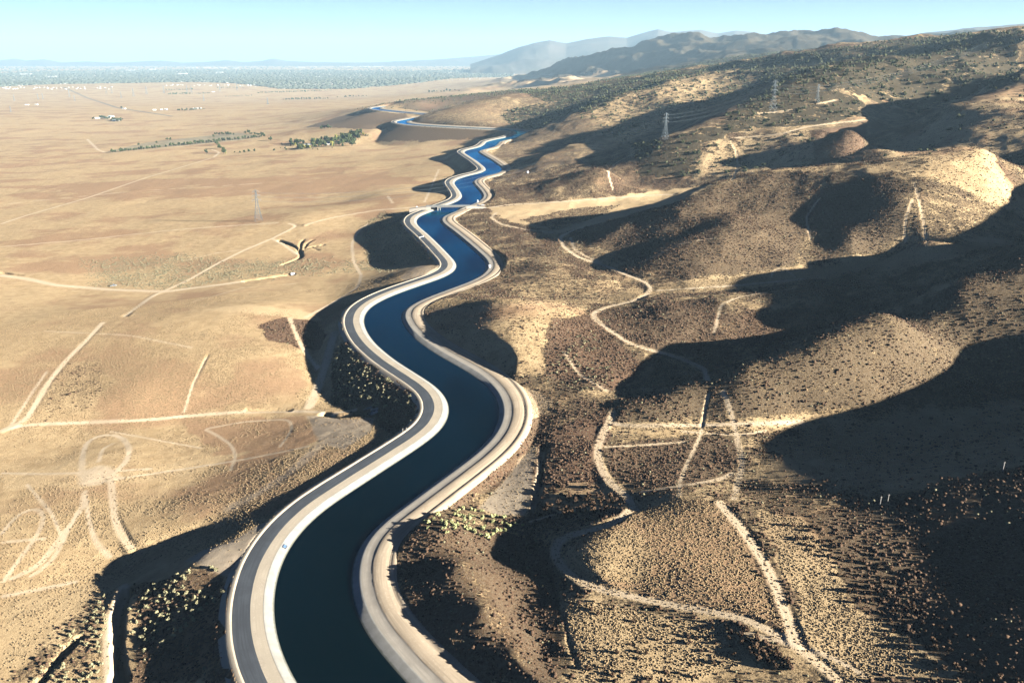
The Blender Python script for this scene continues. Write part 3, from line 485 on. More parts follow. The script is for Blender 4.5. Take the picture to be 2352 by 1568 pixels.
# ------------------------------------------------------------------ ground material and mesh
def terrain_mat():
    m = bpy.data.materials.new('ground'); m.use_nodes = True; n = m.node_tree; L = n.links.new; p = n.nodes['Principled BSDF']
    p.inputs['Roughness'].default_value = 1; p.inputs['Specular IOR Level'].default_value = .05
    g = n.nodes.new('ShaderNodeNewGeometry')
    def att(a):
        t = n.nodes.new('ShaderNodeAttribute'); t.attribute_name = a; s = n.nodes.new('ShaderNodeSeparateColor'); L(t.outputs['Color'], s.inputs[0]); return s.outputs[0], s.outputs[1], s.outputs[2], t.outputs['Alpha']
    road, brush, red, pale = att('cover_a'); chap, sage, wash, tar = att('cover_b')
    def nz(s, det=4, r=.55, scl=None):
        t = n.nodes.new('ShaderNodeTexNoise'); t.inputs['Scale'].default_value = s; t.inputs['Detail'].default_value = det; t.inputs['Roughness'].default_value = r; src = g.outputs['Position']
        if scl: mp = n.nodes.new('ShaderNodeMapping'); mp.inputs['Scale'].default_value = scl; L(src, mp.inputs[0]); src = mp.outputs[0]
        L(src, t.inputs['Vector']); return t.outputs[0]
    def mr(x, a, b, c=0., d=1.):
        r = n.nodes.new('ShaderNodeMapRange'); r.interpolation_type = 'SMOOTHSTEP'
        for i, v in zip((1, 2, 3, 4), (a, b, c, d)):
            if isinstance(v, (int, float)): r.inputs[i].default_value = v
            else: L(v, r.inputs[i])
        L(x, r.inputs[0]); return r.outputs[0]
    def mth(op, a, b):
        x = n.nodes.new('ShaderNodeMath'); x.operation = op
        for i, v in enumerate((a, b)):
            if isinstance(v, (int, float)): x.inputs[i].default_value = v
            else: L(v, x.inputs[i])
        return x.outputs[0]
    def mix(f, a, b):
        x = n.nodes.new('ShaderNodeMix'); x.data_type = 'RGBA'
        if isinstance(f, float): x.inputs[0].default_value = f
        else: L(f, x.inputs[0])
        for k, v in ((6, a), (7, b)):
            if isinstance(v, tuple): x.inputs[k].default_value = (*v, 1)
            else: L(v, x.inputs[k])
        return x.outputs[2]
    fine = nz(.7, 5, .8); mid = nz(.13, 5, .65); big = nz(.018, 5, .6); huge = nz(.0035, 4, .6, (1, 3.2, 1)); grain = nz(2.0, 4, .8)
    tan = mix(mr(mid, .3, .7), (.395, .295, .168), (.295, .212, .116))
    tan = mix(mth('MULTIPLY', mr(mth('ADD', mth('MULTIPLY', grain, .5), mth('MULTIPLY', fine, .4)), .47, .6), .66), tan, (.16, .107, .058))
    rf = mr(mth('ADD', mth('ADD', big, mth('MULTIPLY', huge, 1.15)), mth('MULTIPLY', red, .62)), 1.24, 1.5)
    tan = mix(mth('MULTIPLY', rf, .85), tan, mix(mr(fine, .35, .65), (.21, .13, .075), (.30, .195, .115)))
    tan = mix(pale, tan, mix(mr(fine, .35, .7), (.45, .345, .205), (.36, .265, .15)))
    # low dark scrub: threshold of fine noise by cover
    thr = mth('SUBTRACT', .80, mth('MULTIPLY', brush, .52))
    sc = mr(mth('ADD', mth('MULTIPLY', fine, .7), mth('MULTIPLY', mid, .3)), mth('SUBTRACT', thr, .045), mth('ADD', thr, .045))
    scol = mix(mr(red, .2, .9), (.105, .078, .048), (.118, .066, .042)); scol = mix(mr(nz(.9, 3), .4, .7), scol, (.15, .115, .075))
    c = mix(mth('MULTIPLY', sc, mr(brush, .02, .12)), tan, scol)
    sg = mr(mth('ADD', mth('MULTIPLY', fine, .8), mth('MULTIPLY', big, .2)), mth('SUBTRACT', .78, mth('MULTIPLY', sage, .38)), mth('SUBTRACT', .84, mth('MULTIPLY', sage, .38)))
    c = mix(mth('MULTIPLY', sg, mr(sage, .02, .15)), c, mix(mr(grain, .4, .65), (.16, .145, .10), (.27, .24, .165)))
    cn = nz(.075, 5, .7); ct_ = mth('SUBTRACT', .72, mth('MULTIPLY', chap, .36))
    cg = mr(mth('ADD', mth('MULTIPLY', cn, .75), mth('MULTIPLY', big, .25)), mth('SUBTRACT', ct_, .03), mth('ADD', ct_, .03))
    c = mix(mth('MULTIPLY', cg, mr(chap, .02, .15)), c, mix(mr(fine, .35, .7), (.042, .037, .022), (.078, .06, .04)))
    c = mix(mth('MULTIPLY', wash, mr(mid, .25, .5, .65, 1)), c, mix(mr(mid, .35, .65), (.335, .28, .21), (.265, .22, .165)))
    rd = mth('MULTIPLY', road, mr(fine, .22, .5, .55, 1)); c = mix(rd, c, mix(mr(fine, .3, .7), (.52, .43, .31), (.42, .335, .23)))
    c = mix(tar, c, (.12, .115, .11))
    L(c, p.inputs['Base Color'])
    # bump: tufts and clods, smoother on tracks
    rough = mth('SUBTRACT', 1.0, mth('MULTIPLY', mth('MAXIMUM', road, wash), .75))
    h = mth('ADD', mth('MULTIPLY', fine, .5), mth('MULTIPLY', mth('MULTIPLY', sc, mr(brush, .1, .4)), .8)); h = mth('ADD', h, mth('MULTIPLY', grain, .5)); h = mth('ADD', h, mth('MULTIPLY', mth('MULTIPLY', cg, chap), 4.)); h = mth('ADD', h, mth('MULTIPLY', mth('MULTIPLY', sg, sage), .5))
    b = n.nodes.new('ShaderNodeBump'); b.inputs['Distance'].default_value = 1.0; L(mth('MULTIPLY', rough, .85), b.inputs['Strength']); L(h, b.inputs['Height']); L(b.outputs[0], p.inputs['Normal'])
    return m
ii = np.arange(NR-1)[:, None]*NT+np.arange(NT-1)
me = npmesh('ground', np.stack([GX, GY, GZ], -1).reshape(-1, 3), np.stack([ii, ii+1, ii+NT+1, ii+NT], -1).reshape(-1, 4), terrain_mat(), True)
for nm, ks in (('cover_a', ('road', 'brush', 'red', 'pale')), ('cover_b', ('chap', 'sage', 'wash', 'tar'))):
    a = me.attributes.new(nm, 'FLOAT_COLOR', 'POINT'); a.data.foreach_set('color', np.clip(np.stack([CH[k] for k in ks], -1), 0, 1).astype(np.float32).ravel())
struct('ground', me)
# ------------------------------------------------------------------ plants
def project(x, y, z):
    dz = z-CAMZ; dep = y*CP-dz*SP; up = y*SP+dz*CP; return 1176+FPX*x/dep, 784-FPX*up/dep, dep
def leaf_mat(name, c1, c2, c3=None):
    m = bpy.data.materials.new(name); m.use_nodes = True; n = m.node_tree; L = n.links.new; p = n.nodes['Principled BSDF']; p.inputs['Roughness'].default_value = .95; p.inputs['Specular IOR Level'].default_value = .1
    g = n.nodes.new('ShaderNodeNewGeometry'); oi = n.nodes.new('ShaderNodeObjectInfo')
    t = n.nodes.new('ShaderNodeTexNoise'); t.inputs['Scale'].default_value = .6; t.inputs['Detail'].default_value = 4; L(g.outputs['Position'], t.inputs['Vector'])
    ad = n.nodes.new('ShaderNodeMath'); ad.operation = 'MULTIPLY_ADD'; ad.inputs[1].default_value = .35; L(oi.outputs['Random'], ad.inputs[0]); L(t.outputs[0], ad.inputs[2])
    r = n.nodes.new('ShaderNodeMapRange'); r.inputs[1].default_value = .4; r.inputs[2].default_value = .85; L(ad.outputs[0], r.inputs[0])
    x = n.nodes.new('ShaderNodeMix'); x.data_type = 'RGBA'; x.inputs[6].default_value = (*c1, 1); x.inputs[7].default_value = (*c2, 1); L(r.outputs[0], x.inputs[0]); L(x.outputs[2], p.inputs['Base Color'])
    return m
M_DARK = leaf_mat('brown_scrub_leaf', (.05, .031, .021), (.10, .064, .04))
M_SAGE = leaf_mat('rabbitbrush_leaf', (.17, .16, .095), (.31, .285, .165))
M_GREEN = leaf_mat('rabbitbrush_green_leaf', (.19, .21, .10), (.34, .34, .16))
M_CHAP = leaf_mat('chaparral_leaf', (.030, .036, .018), (.075, .078, .04))
M_TREE = leaf_mat('tree_leaf', (.024, .034, .016), (.06, .075, .03))
M_YEL = leaf_mat('autumn_leaf', (.16, .15, .04), (.26, .24, .07))
M_BARE = leaf_mat('bare_twig', (.22, .19, .16), (.30, .27, .23))
M_TUFT = leaf_mat('dry_tuft', (.12, .088, .050), (.22, .16, .09))
M_BARK = mat('bark', (.10, .075, .055), .95)
def ico(sub):
    b = bmesh.new(); bmesh.ops.create_icosphere(b, subdivisions=sub, radius=1); b.verts.index_update()
    V = np.array([v.co[:] for v in b.verts]); F = np.array([[v.index for v in f.verts] for f in b.faces]); b.free(); return V, F
ICO1, ICO2 = ico(1), ico(2)
def blob(seed, parts=1, base=ICO1, rough=.3, flat=.75):
    r = np.random.default_rng(seed); Vs, Fs, n = [], [], 0
    for k in range(parts):
        V, F = base; q = V*(1+r.uniform(-rough, rough, (len(V), 1)))
        if parts > 1: s = r.uniform(.45, .75); o = np.r_[r.uniform(-.6, .6, 2), r.uniform(-.1, .5)]; q = q*s+o
        q = q*[1, 1, flat]+[0, 0, flat*.72]; q[:, 2] = np.maximum(q[:, 2], -.15); Vs.append(q); Fs.append(F+n); n += len(V)
    return np.concatenate(Vs), np.concatenate(Fs)
def leafy(seed, n=260, lobes=6, flat=.8, size=.17, rad=1.0):
    """crown of many small leaf-clump triangles spread through lobes, with gaps"""
    r = np.random.default_rng(seed); C = r.normal(0, .42, (lobes, 3))*[1, 1, .6]+[0, 0, .85]; R = r.uniform(.38, .62, lobes)
    k = r.integers(0, lobes, n); d = r.normal(size=(n, 3)); d /= np.linalg.norm(d, axis=1)[:, None]; P = C[k]+d*(R[k]*r.uniform(.55, 1.05, n))[:, None]
    a = r.normal(size=(n, 3)); a /= np.linalg.norm(a, axis=1)[:, None]; b = np.cross(a, d+.01); b /= np.linalg.norm(b, axis=1)[:, None]+1e-6; s = size*r.uniform(.6, 1.3, (n, 1))
    V = np.stack([P-a*s-b*s, P+a*s-b*s, P+a*s+b*s, P-a*s+b*s], 1)*[rad, rad, flat]; V[..., 2] = np.maximum(V[..., 2], .02); V = V.reshape(-1, 3)
    return V, np.arange(len(V)).reshape(-1, 4)
def scatter(dens, n, rmin, rmax, seed):
    """random ground points, weight = dens (per m2), returns x, y, z"""
    r = np.random.default_rng(seed); area = (GR*np.gradient(RR)[:, None])*(GR*(TH[1]-TH[0])); px, py, dep = project(GX, GY, GZ)
    w = dens*area*((px > -260)&(px < 2610)&(py > 20)&(py < 1760)&(GR > rmin)&(GR < rmax)&(CD > 33)); w = w.ravel(); tot = w.sum(); n = int(min(n, tot)) if n else int(tot)
    c = np.cumsum(w); k = np.searchsorted(c, r.uniform(0, c[-1], n)); j, i = np.divmod(k, NT); fj = np.clip(j+r.uniform(-.5, .5, n), 0, NR-1); th = TH[i]+r.uniform(-.5, .5, n)*(TH[1]-TH[0]); rr = np.interp(fj, np.arange(NR), RR)
    x, y = rr*np.sin(th), OY+rr*np.cos(th); return x, y, hz(x, y)
def merge(name, temps, x, y, z, s, m, label=None, seed=0, zs=(.8, 1.2)):
    r = np.random.default_rng(seed); n = len(x); k = r.integers(0, len(temps), n); Vs, Fs, off = [], [], 0
    for q, (V, F) in enumerate(temps):
        a = np.where(k == q)[0]
        if not len(a): continue
        t = r.uniform(0, 6.283, len(a)); c, sn = np.cos(t), np.sin(t); sc = s[a]; X = V[None, :, 0]*c[:, None]-V[None, :, 1]*sn[:, None]; Y = V[None, :, 0]*sn[:, None]+V[None, :, 1]*c[:, None]
        P = np.stack([X*sc[:, None]+x[a][:, None], Y*sc[:, None]+y[a][:, None], V[None, :, 2]*(sc*r.uniform(*zs, len(a)))[:, None]+z[a][:, None]], -1)
        Fs.append((F[None]+(np.arange(len(a))*len(V))[:, None, None]+off).reshape(-1, F.shape[1])); Vs.append(P.reshape(-1, 3)); off += len(a)*len(V)
    return tag(link(name, npmesh(name, np.concatenate(Vs), np.concatenate(Fs), m)), kind='stuff')
def visible(x, y, z, tol=.02):
    px, py, dep = project(x, y, z); R = trace(px, py-1.0); d = np.hypot(R[:, 0], R[:, 1]); w = np.hypot(x, y)
    return (px > 2)&(px < 2350)&(py > 2)&(py < 1566)&(np.isnan(d)|(d > w*(1-tol)))
def in_poly(px, py, P):
    ins = np.zeros(len(px), bool); P = np.array(P, float)
    for (ax, ay), (bx, by) in zip(P, np.roll(P, -1, 0)):
        if ay != by: ins ^= ((ay > py) != (by > py))&(px < (bx-ax)*(py-ay)/(by-ay)+ax)
    return ins
def in_px(P, n, seed, gap=0, clump=0):
    """n ground points spread over an area of the photograph"""
    r = np.random.default_rng(seed); P = np.array(P, float); out = []
    lo, hi_ = P.min(0), P.max(0); q = r.uniform(lo, hi_, (n*12, 2)); q = q[in_poly(q[:, 0], q[:, 1], P)]
    w = trace(q[:, 0], q[:, 1]); w = w[~np.isnan(w[:, 0])]
    if clump: w = w[fbm(w[:, 0]+seed*31, w[:, 1], clump, 2)+r.uniform(-.25, .25, len(w)) > 0]
    w = w[grid(CD, w[:, 0], w[:, 1]) > 33]; w = w[grid(CH['road'], w[:, 0], w[:, 1]) < .3]
    for p in w:
        if len(out) >= n: break
        if gap and any((p[0]-o[0])**2+(p[1]-o[1])**2 < gap*gap for o in out): continue
        out.append(p)
    return np.array(out)
# -- undergrowth nobody could count
BR = np.clip(CH['brush'], 0, 1); free = (1-np.clip(CH['road']+CH['wash']+CH['tar'], 0, 1)); patch = np.clip(.75+1.3*NZ1, 0, 1.6)
fall = np.minimum(1, (420/GR)**1.1)
T20 = [blob(s, 1, ICO1, .34, .8) for s in range(6)]; T3 = [blob(40+s, 3, ICO1, .3, .85) for s in range(5)]
x, y, z = scatter(np.where(BR > .25, BR**1.6, 0)*free*patch*1.1*fall*(1-.6*CH['chap']), 210000, 0, 1500, 11)
merge('dark_scrub', T20, x, y, z-.08, rng.gamma(5, .068, len(x)).clip(.16, .95)*(1+.2*np.hypot(x, y)/1000), M_DARK, seed=1, zs=(.55, 1))
M_GSAGE = leaf_mat('grey_sage_leaf', (.09, .085, .052), (.17, .155, .095))
x, y, z = scatter((CH['sage']*.10*free*patch+np.where(BR > .4, .003, 0)*free)*np.minimum(1, (520/GR)**1.0), 26000, 0, 1500, 12)
merge('grey_sagebrush', T20, x, y, z-.05, rng.gamma(5, .065, len(x)).clip(.18, .8)*(1+.2*np.hypot(x, y)/1000), M_GSAGE, seed=2, zs=(.6, 1))
x, y, z = scatter((.32*np.clip(.35+1.6*NZ2+NZ1, 0, 1)+.3*right)*free*(BR < .35)*np.minimum(1, (420/GR)**1.3), 180000, 0, 900, 14)
merge('dry_grass_tufts', T20, x, y, z-.06, rng.gamma(5, .045, len(x)).clip(.1, .36), M_TUFT, seed=5, zs=(.5, .9))
cpatch = np.clip(.8+1.6*fbm(GX+50, GY, 60, 3), 0, 1.8)
x, y, z = scatter(np.clip(CH['chap'], 0, 1)**1.3*cpatch*.016*free*np.minimum(1, (1500/GR)**.7), 34000, 700, 5200, 13)
CHP = np.stack([x, y, z, rng.gamma(6, .42, len(x)).clip(1.1, 5)], 1)
# the 300 that show largest stand on their own
vis = visible(CHP[:, 0], CHP[:, 1], CHP[:, 2]+2); sc_ = np.where(vis, CHP[:, 3]/np.hypot(CHP[:, 0], CHP[:, 1]), 0); top = np.argsort(-sc_)[:240]
rest = np.ones(len(CHP), bool); rest[top] = False; q = CHP[rest]
merge('chaparral', T3, q[:, 0], q[:, 1], q[:, 2]-.2, q[:, 3], M_CHAP, seed=3)
def plant_kind(name, metas, m, stem=None):
    """prototype Empty-free plant: one mesh crown; a thing of its own per copy"""
    return [npmesh(name, V, F, m) for V, F in metas]
def plants(name, mes, P, label, cat, group, zoff=0, tilt=.1):
    for k, (x, y, z, s) in enumerate(P):
        o = link(name, mes[(k*7+int(x*3)) % len(mes)]); o.location = (x, y, z+zoff*s); o.scale = (s, s, s*random.uniform(.85, 1.2)); o.rotation_euler = (random.uniform(-tilt, tilt), random.uniform(-tilt, tilt), random.uniform(0, 6.28)); tag(o, label, cat, group)
ME_OAK = plant_kind('oak_bush', [leafy(s, 340, 6, .78, .16) for s in range(5)], M_CHAP)
plants('oak_bush', ME_OAK, CHP[top], 'dark green rounded oak bush among the dry scrub of the right-hand hills', 'bush', 'oak bushes scattered over the right-hand hills', -.15)
ME_PALE = plant_kind('rabbitbrush', [leafy(60+s, 150, 5, .85, .2) for s in range(5)], M_SAGE)
ME_PGRN = plant_kind('rabbitbrush', [leafy(70+s, 150, 5, .85, .2) for s in range(4)], M_GREEN)
ME_BRN = plant_kind('brown_shrub', [leafy(80+s, 200, 5, .85, .19) for s in range(5)], M_DARK)
def bushes(name, mes, P, n, seed, s0, s1, label, group, gap=1.6, clump=0, cat='shrub'):
    w = in_px(P, n, seed, gap, clump)
    if len(w): plants(name, mes, np.c_[w, np.random.default_rng(seed).uniform(s0, s1, len(w))], label, cat, group, -.1)
bushes('rabbitbrush', ME_PALE, [(300,1370),(400,1320),(470,1300),(520,1310),(535,1345),(470,1400),(420,1450),(370,1490),(310,1500),(295,1430)], 90, 1, .5, 1.05, 'pale yellow-green rabbitbrush on the red-brown spur beside the sandy pad', 'rabbitbrush on the spur beside the sandy pad', 2.4, 12)
bushes('rabbitbrush', ME_PALE, [(240,1360),(245,1420),(240,1568),(60,1568),(140,1480),(200,1410)], 70, 2, .45, .95, 'pale rabbitbrush left of the dirt track with the deep ditch', 'rabbitbrush left of the ditch track', 2.2, 14)
bushes('rabbitbrush', ME_PGRN, [(975,1200),(1010,1175),(1040,1160),(1110,1175),(1170,1190),(1210,1200),(1190,1225),(1120,1235),(1040,1235),(985,1220)], 46, 3, .75, 1.45, 'bright pale green rabbitbrush in the thicket beside the sandy basin', 'rabbitbrush thicket beside the sandy basin', 1.8)
bushes('rabbitbrush', ME_PALE, [(770,790),(800,800),(880,860),(960,915),(972,950),(940,930),(860,935),(800,940),(760,930),(765,860)], 95, 4, .5, 1.15, 'pale rabbitbrush on the shaded bank inside the canal bend', 'rabbitbrush on the shaded canal bank', 2.4, 16)
bushes('rabbitbrush', ME_PALE, [(1275,800),(1320,770),(1370,770),(1400,830),(1440,890),(1400,895),(1320,900),(1260,880)], 80, 5, .45, .95, 'whitish rabbitbrush dotting the dark brown slope below the hillside road', 'whitish rabbitbrush on the dark slope', 2.6, 18)
bushes('brown_shrub', ME_BRN, [(1295,1345),(1430,1385),(1590,1412),(1725,1450),(1735,1490),(1600,1568),(1330,1568),(1290,1450)], 60, 6, .35, .9, 'dark brown shrub on the pale grass below the curved dirt road', 'brown shrubs on the pale grass', 2.4, 15)
bushes('brown_shrub', ME_BRN, [(1700,1440),(1740,1450),(1790,1500),(1830,1540),(1760,1530),(1700,1480)], 26, 7, .8, 1.5, 'large dark brown shrub in the thicket beside the road fork', 'brown thicket beside the road fork', 1.6)
bushes('brown_shrub', ME_BRN, [(1760,1180),(1900,1200),(2050,1300),(2200,1450),(2352,1568),(2150,1568),(1990,1420),(1900,1300)], 110, 8, .45, 1.1, 'dark brown shrub on the broad slope right of the double track', 'brown shrubs right of the double track', 2.4, 20)
bushes('brown_shrub', ME_BRN, [(1240,1110),(1400,1120),(1440,1160),(1340,1185),(1245,1190)], 45, 9, .7, 1.6, 'dark brown shrub on the grass between the basin and the sandy road', 'brown shrubs beside the basin', 2.0, 10)
# ------------------------------------------------------------------ distant ranges
def ridge_mesh(name, prof, width, base, nz, scale, m, seed=0, n=260, k=40):
    """a range: crest traced at its own ground distance, real depth and slopes, cut by spurs and gullies"""
    P = np.array(prof, float); px = np.linspace(P[0, 0], P[-1, 0], n); py = np.interp(px, P[:, 0], P[:, 1]); d = np.interp(px, P[:, 0], P[:, 2]); x, z = und(px, py, d)
    v = np.linspace(-1, 1, k); X = x[:, None]*(d[:, None]+v*width)/d[:, None]; Y = d[:, None]+v*width; f = (1-np.abs(v)**1.15)[None]
    r = ridged(X+seed*1e4, Y*.8-seed*7e3, scale)-.72; r2 = fbm(X, Y, scale*.2, 3); Zz = base+(z[:, None]-base)*f+(r*nz+r2*nz*.15)*(np.abs(v)**.6)[None]*(f > 0)*np.clip((z[:, None]-base)/200, .1, 1)
    i = np.arange(n-1)[:, None]*k+np.arange(k-1); return struct(name, npmesh(name, np.stack([X, Y, Zz], -1).reshape(-1, 3), np.stack([i, i+k, i+k+1, i+1], -1).reshape(-1, 4), m, True))
M_RANGE = ground_mat('range', (.09, .075, .06), (.06, .055, .04), .002, .01, .2, 5)
ridge_mesh('mountains', [(1080,146,19000),(1140,128,19000),(1190,109,19000),(1230,97,19000),(1262,91,19000),(1300,98,19000),(1350,88,19000),(1400,83,19000),(1440,86,19000),(1490,71,19000),(1512,66,19000),(1545,74,19000),(1575,70,19000),(1610,67,19000),(1650,75,19000),(1690,69,19000),(1735,74,19000),(1800,90,19000),(1900,100,19000)], 4200, -120, 300, 2600, M_RANGE)
ridge_mesh('hills', [(2040,92,10500),(2090,76,10500),(2130,69,10500),(2180,66,10500),(2230,63,10500),(2290,58,10500),(2352,53,10500),(2450,45,10500),(2600,42,10500)], 2600, -120, 300, 1500, M_RANGE, 3)
ridge_mesh('hills', [(-200,145,30000),(-100,137,30000),(0,138,30000),(35,135,30000),(60,139,30000),(100,136,30000),(140,143,30000),(200,141,30000),(260,144,30000),(330,141,30000),(370,139,30000),(420,144,30000),(480,142,30000),(520,138,30000),(560,143,30000),(600,140,30000),(628,134,30000),(660,140,30000),(720,143,30000),(850,144,30000),(1000,137,30000),(1090,130,30000),(1200,120,30000)], 2200, -125, 90, 1400, M_RANGE, 5, 340)
# ------------------------------------------------------------------ the town on the plain
def pxz(px, py, z0=-106): return unz(px, py, z0)
rt = np.random.default_rng(21)
TOWN = [(0,168),(140,163),(420,160),(700,161),(900,163),(1100,160),(1190,164),(1175,176),(1040,184),(960,190),(800,196),(640,197),(540,191),(440,189),(260,192),(120,194),(0,200)]
def town_pts(n, seed, P=TOWN):
    r = np.random.default_rng(seed); P = np.array(P, float); q = r.uniform(P.min(0), P.max(0), (n*4, 2)); wy = (q[:, 1]-126.)**-1.0; q = q[in_poly(q[:, 0], q[:, 1], P)][:n]
    x, y = unz(q[:, 0], q[:, 1], -107.); return x, y, hz(x, y)
M_TOWNTREE = leaf_mat('town_tree_leaf', (.05, .058, .042), (.085, .092, .068)); M_ROOF = ground_mat('house_roof', (.20, .175, .16), (.40, .38, .36), .004, .02, .05, .1); M_WHITE = mat('white_wall', (.45, .44, .41), .8, var=.08, vs=.05)
x, y, z = town_pts(24000, 1); merge('town_trees', [blob(s, 1, ICO1, .3, .45) for s in range(4)], x, y, z-2, rt.uniform(9, 26, len(x)), M_TOWNTREE, seed=7)
x, y, z = town_pts(1500, 3, [(0,152),(600,150),(1180,152),(1190,164),(0,166)]); merge('town_trees', [blob(s, 1, ICO1, .3, .4) for s in range(4)], x, y, z-2, rt.uniform(14, 34, len(x)), M_TOWNTREE, seed=9)
def gable(w, l, h, rh):
    V = [(-w,-l,0),(w,-l,0),(w,l,0),(-w,l,0),(-w,-l,h),(w,-l,h),(w,l,h),(-w,l,h)]; W_ = np.array(V, float); WF = np.array([(0,1,5,4),(1,2,6,5),(2,3,7,6),(3,0,4,7)])
    e = .5; R = np.array([(-w-e,-l-e,h),(w+e,-l-e,h),(w+e,l+e,h),(-w-e,l+e,h),(0,-l-e,h+rh),(0,l+e,h+rh)], float); RF = [(0,1,4,4),(2,3,5,5),(1,2,5,4),(3,0,4,5),(0,3,2,1)]; return W_, WF, R, RF
W_, WF, R_, RF = gable(6.5, 9, 4.2, 2.8)
allV = np.concatenate([W_, R_]); allF = np.concatenate([WF, np.array([(8+a, 8+b, 8+c, 8+d) for a, b, c, d in [(1,2,5,4),(3,0,4,5)]])])
x, y, z = town_pts(4200, 2); merge('town_houses', [(allV, allF)], x, y, z, rt.uniform(.7, 1.35, len(x)), M_ROOF, seed=8)
def bm_poly(V, faces):
    b = bmesh.new(); vs = [b.verts.new(v) for v in V]
    for f in faces:
        f = list(dict.fromkeys(f))
        try: b.faces.new([vs[i] for i in f])
        except ValueError: pass
    return b
def bmesh_obj(name, b, m, parent=None):
    me = bpy.data.meshes.new(name); bmesh.ops.recalc_face_normals(b, faces=b.faces[:]); b.to_mesh(me); b.free(); me.materials.append(m); return link(name, me, parent)
def empty(name, loc, rz=0): o = bpy.data.objects.new(name, None); COL.objects.link(o); o.location = loc; o.rotation_euler = (0, 0, rz); return o
def addbox(b, c, s, rot=None):
    M = Matrix.Translation(Vector(c)); M = M@rot if rot is not None else M
    bmesh.ops.create_cube(b, size=1, matrix=M@Matrix.Diagonal((*s, 1)))
def addbar(b, p, q, w):
    p, q = Vector(p), Vector(q); d = q-p
    if d.length < 1e-4: return
    addbox(b, (p+q)/2, (w, w, d.length), d.to_track_quat('Z', 'Y').to_matrix().to_4x4())
ROOFS = [mat('roof_brown', (.30, .21, .16), .85), mat('roof_grey', (.33, .33, .34), .8), mat('roof_white', (.5, .5, .49), .7), mat('roof_blue', (.30, .38, .42), .6)]
M_GLASS = mat('dark_glass', (.03, .04, .05), .1, .5)
def house(name, px, py, w, l, h, rh, roof, label, cat, group=None, rz=None, s=1, z0=-106):
    R = trace([px], [py])[0]; t = empty(name, R, random.uniform(-.3, .3) if rz is None else rz); tag(t, label, cat, group)
    W_, WF, Rv, RF = gable(w, l, h, rh); o = bmesh_obj('wall', bm_poly(W_.tolist()+[(0,-l,h+rh),(0,l,h+rh)], WF.tolist()+[(4,5,8),(6,7,9)]), M_WHITE, t); bmesh_obj('roof', bm_poly(Rv.tolist(), [(1,2,5,4),(3,0,4,5),(0,1,4),(2,3,5)]), ROOFS[roof], t)
    for sx in (-.5, .5):
        b = bmesh.new(); addbox(b, (sx*w, -l-.03, h*.55), (w*.35, .1, h*.3)); bmesh_obj('window', b, M_GLASS, t)
    return t
for k in range(46):
    px = rt.uniform(5, 260); py = rt.uniform(200.5, 206); house('house', px, py, 5, 7, 4, 2.6, rt.integers(0, 3), 'small pale house in the row at the near left edge of the town', 'house', 'houses in the near left row of the town')
for k in range(60):
    px = rt.uniform(375, 700); house('house', px, 195.5+rt.uniform(-1.5, 3.5)*(px/700)+.002*(px-375), 6, 8, 4, 2.6, rt.integers(0, 3), 'small pale house in the row along the middle edge of the town', 'house', 'houses along the middle edge of the town')
for k in range(50):
    px = rt.uniform(720, 1130); house('house', px, 197-(px-720)*.04+rt.uniform(-3, 1), 6, 8, 4, 2.6, rt.integers(0, 3), 'small pale house along the right edge of the town near the hills', 'house', 'houses along the right edge of the town')
for k, (px, py, w) in enumerate([(440,157,150),(475,156.5,90),(505,157,160),(540,157.5,80),(690,156,120),(720,155.5,90),(800,154.5,120),(838,154,160),(868,154,140),(300,163,90),(350,161,70),(420,171,70),(505,168,60),(118,178,70),(60,172,80)]):
    house('warehouse', px, py, 45, w*1.0, 16, 2, 2, ['long', 'broad', 'low'][k % 3]+' white warehouse on the far side of the town', 'warehouse', 'white warehouses behind the town', math.pi/2+random.uniform(-.05, .05))
# farmsteads
for px, py, w, l, r_, lab in [(224,273,6,10,2,'white barn at the left end of the lone farmstead'),(247,272,6,14,3,'long pale blue shed in the lone farmstead'),(256,269,5,12,3,'narrow pale shed at the back of the lone farmstead'),(262,279,4,6,2,'small white house at the front of the lone farmstead'),(272,278,4,5,0,'brown roofed cottage at the right of the lone farmstead'),
    (355,254,5,8,2,'white house left of a pair beside the highway'),(371,253,4,6,1,'grey shed between two white houses beside the highway'),(381,252.5,5,8,2,'white house right of a pair beside the highway'),(448,251,5,10,2,'white house among the far tree row'),(458,250.5,5,11,2,'long white shed in the far tree row'),(285,251,6,9,1,'grey house beside the big dark tree on the plain'),
    (707,337,5,9,2,'white roofed farmhouse in the grove'),(752,332,5,7,2,'small pale house deep in the grove'),(62,242,6,11,1,'grey shed on the far left plain'),(84,241.5,5,9,2,'small white shed on the far left plain'),(490,212,5,14,2,'pale farmhouse between two far tree lines')]:
    house('farmhouse' if w < 5.5 else 'barn', px, py, w, l, 4.5, 2.6, r_, lab, 'house' if w < 5.5 else 'barn', None, math.pi/2+random.uniform(-.2, .2))
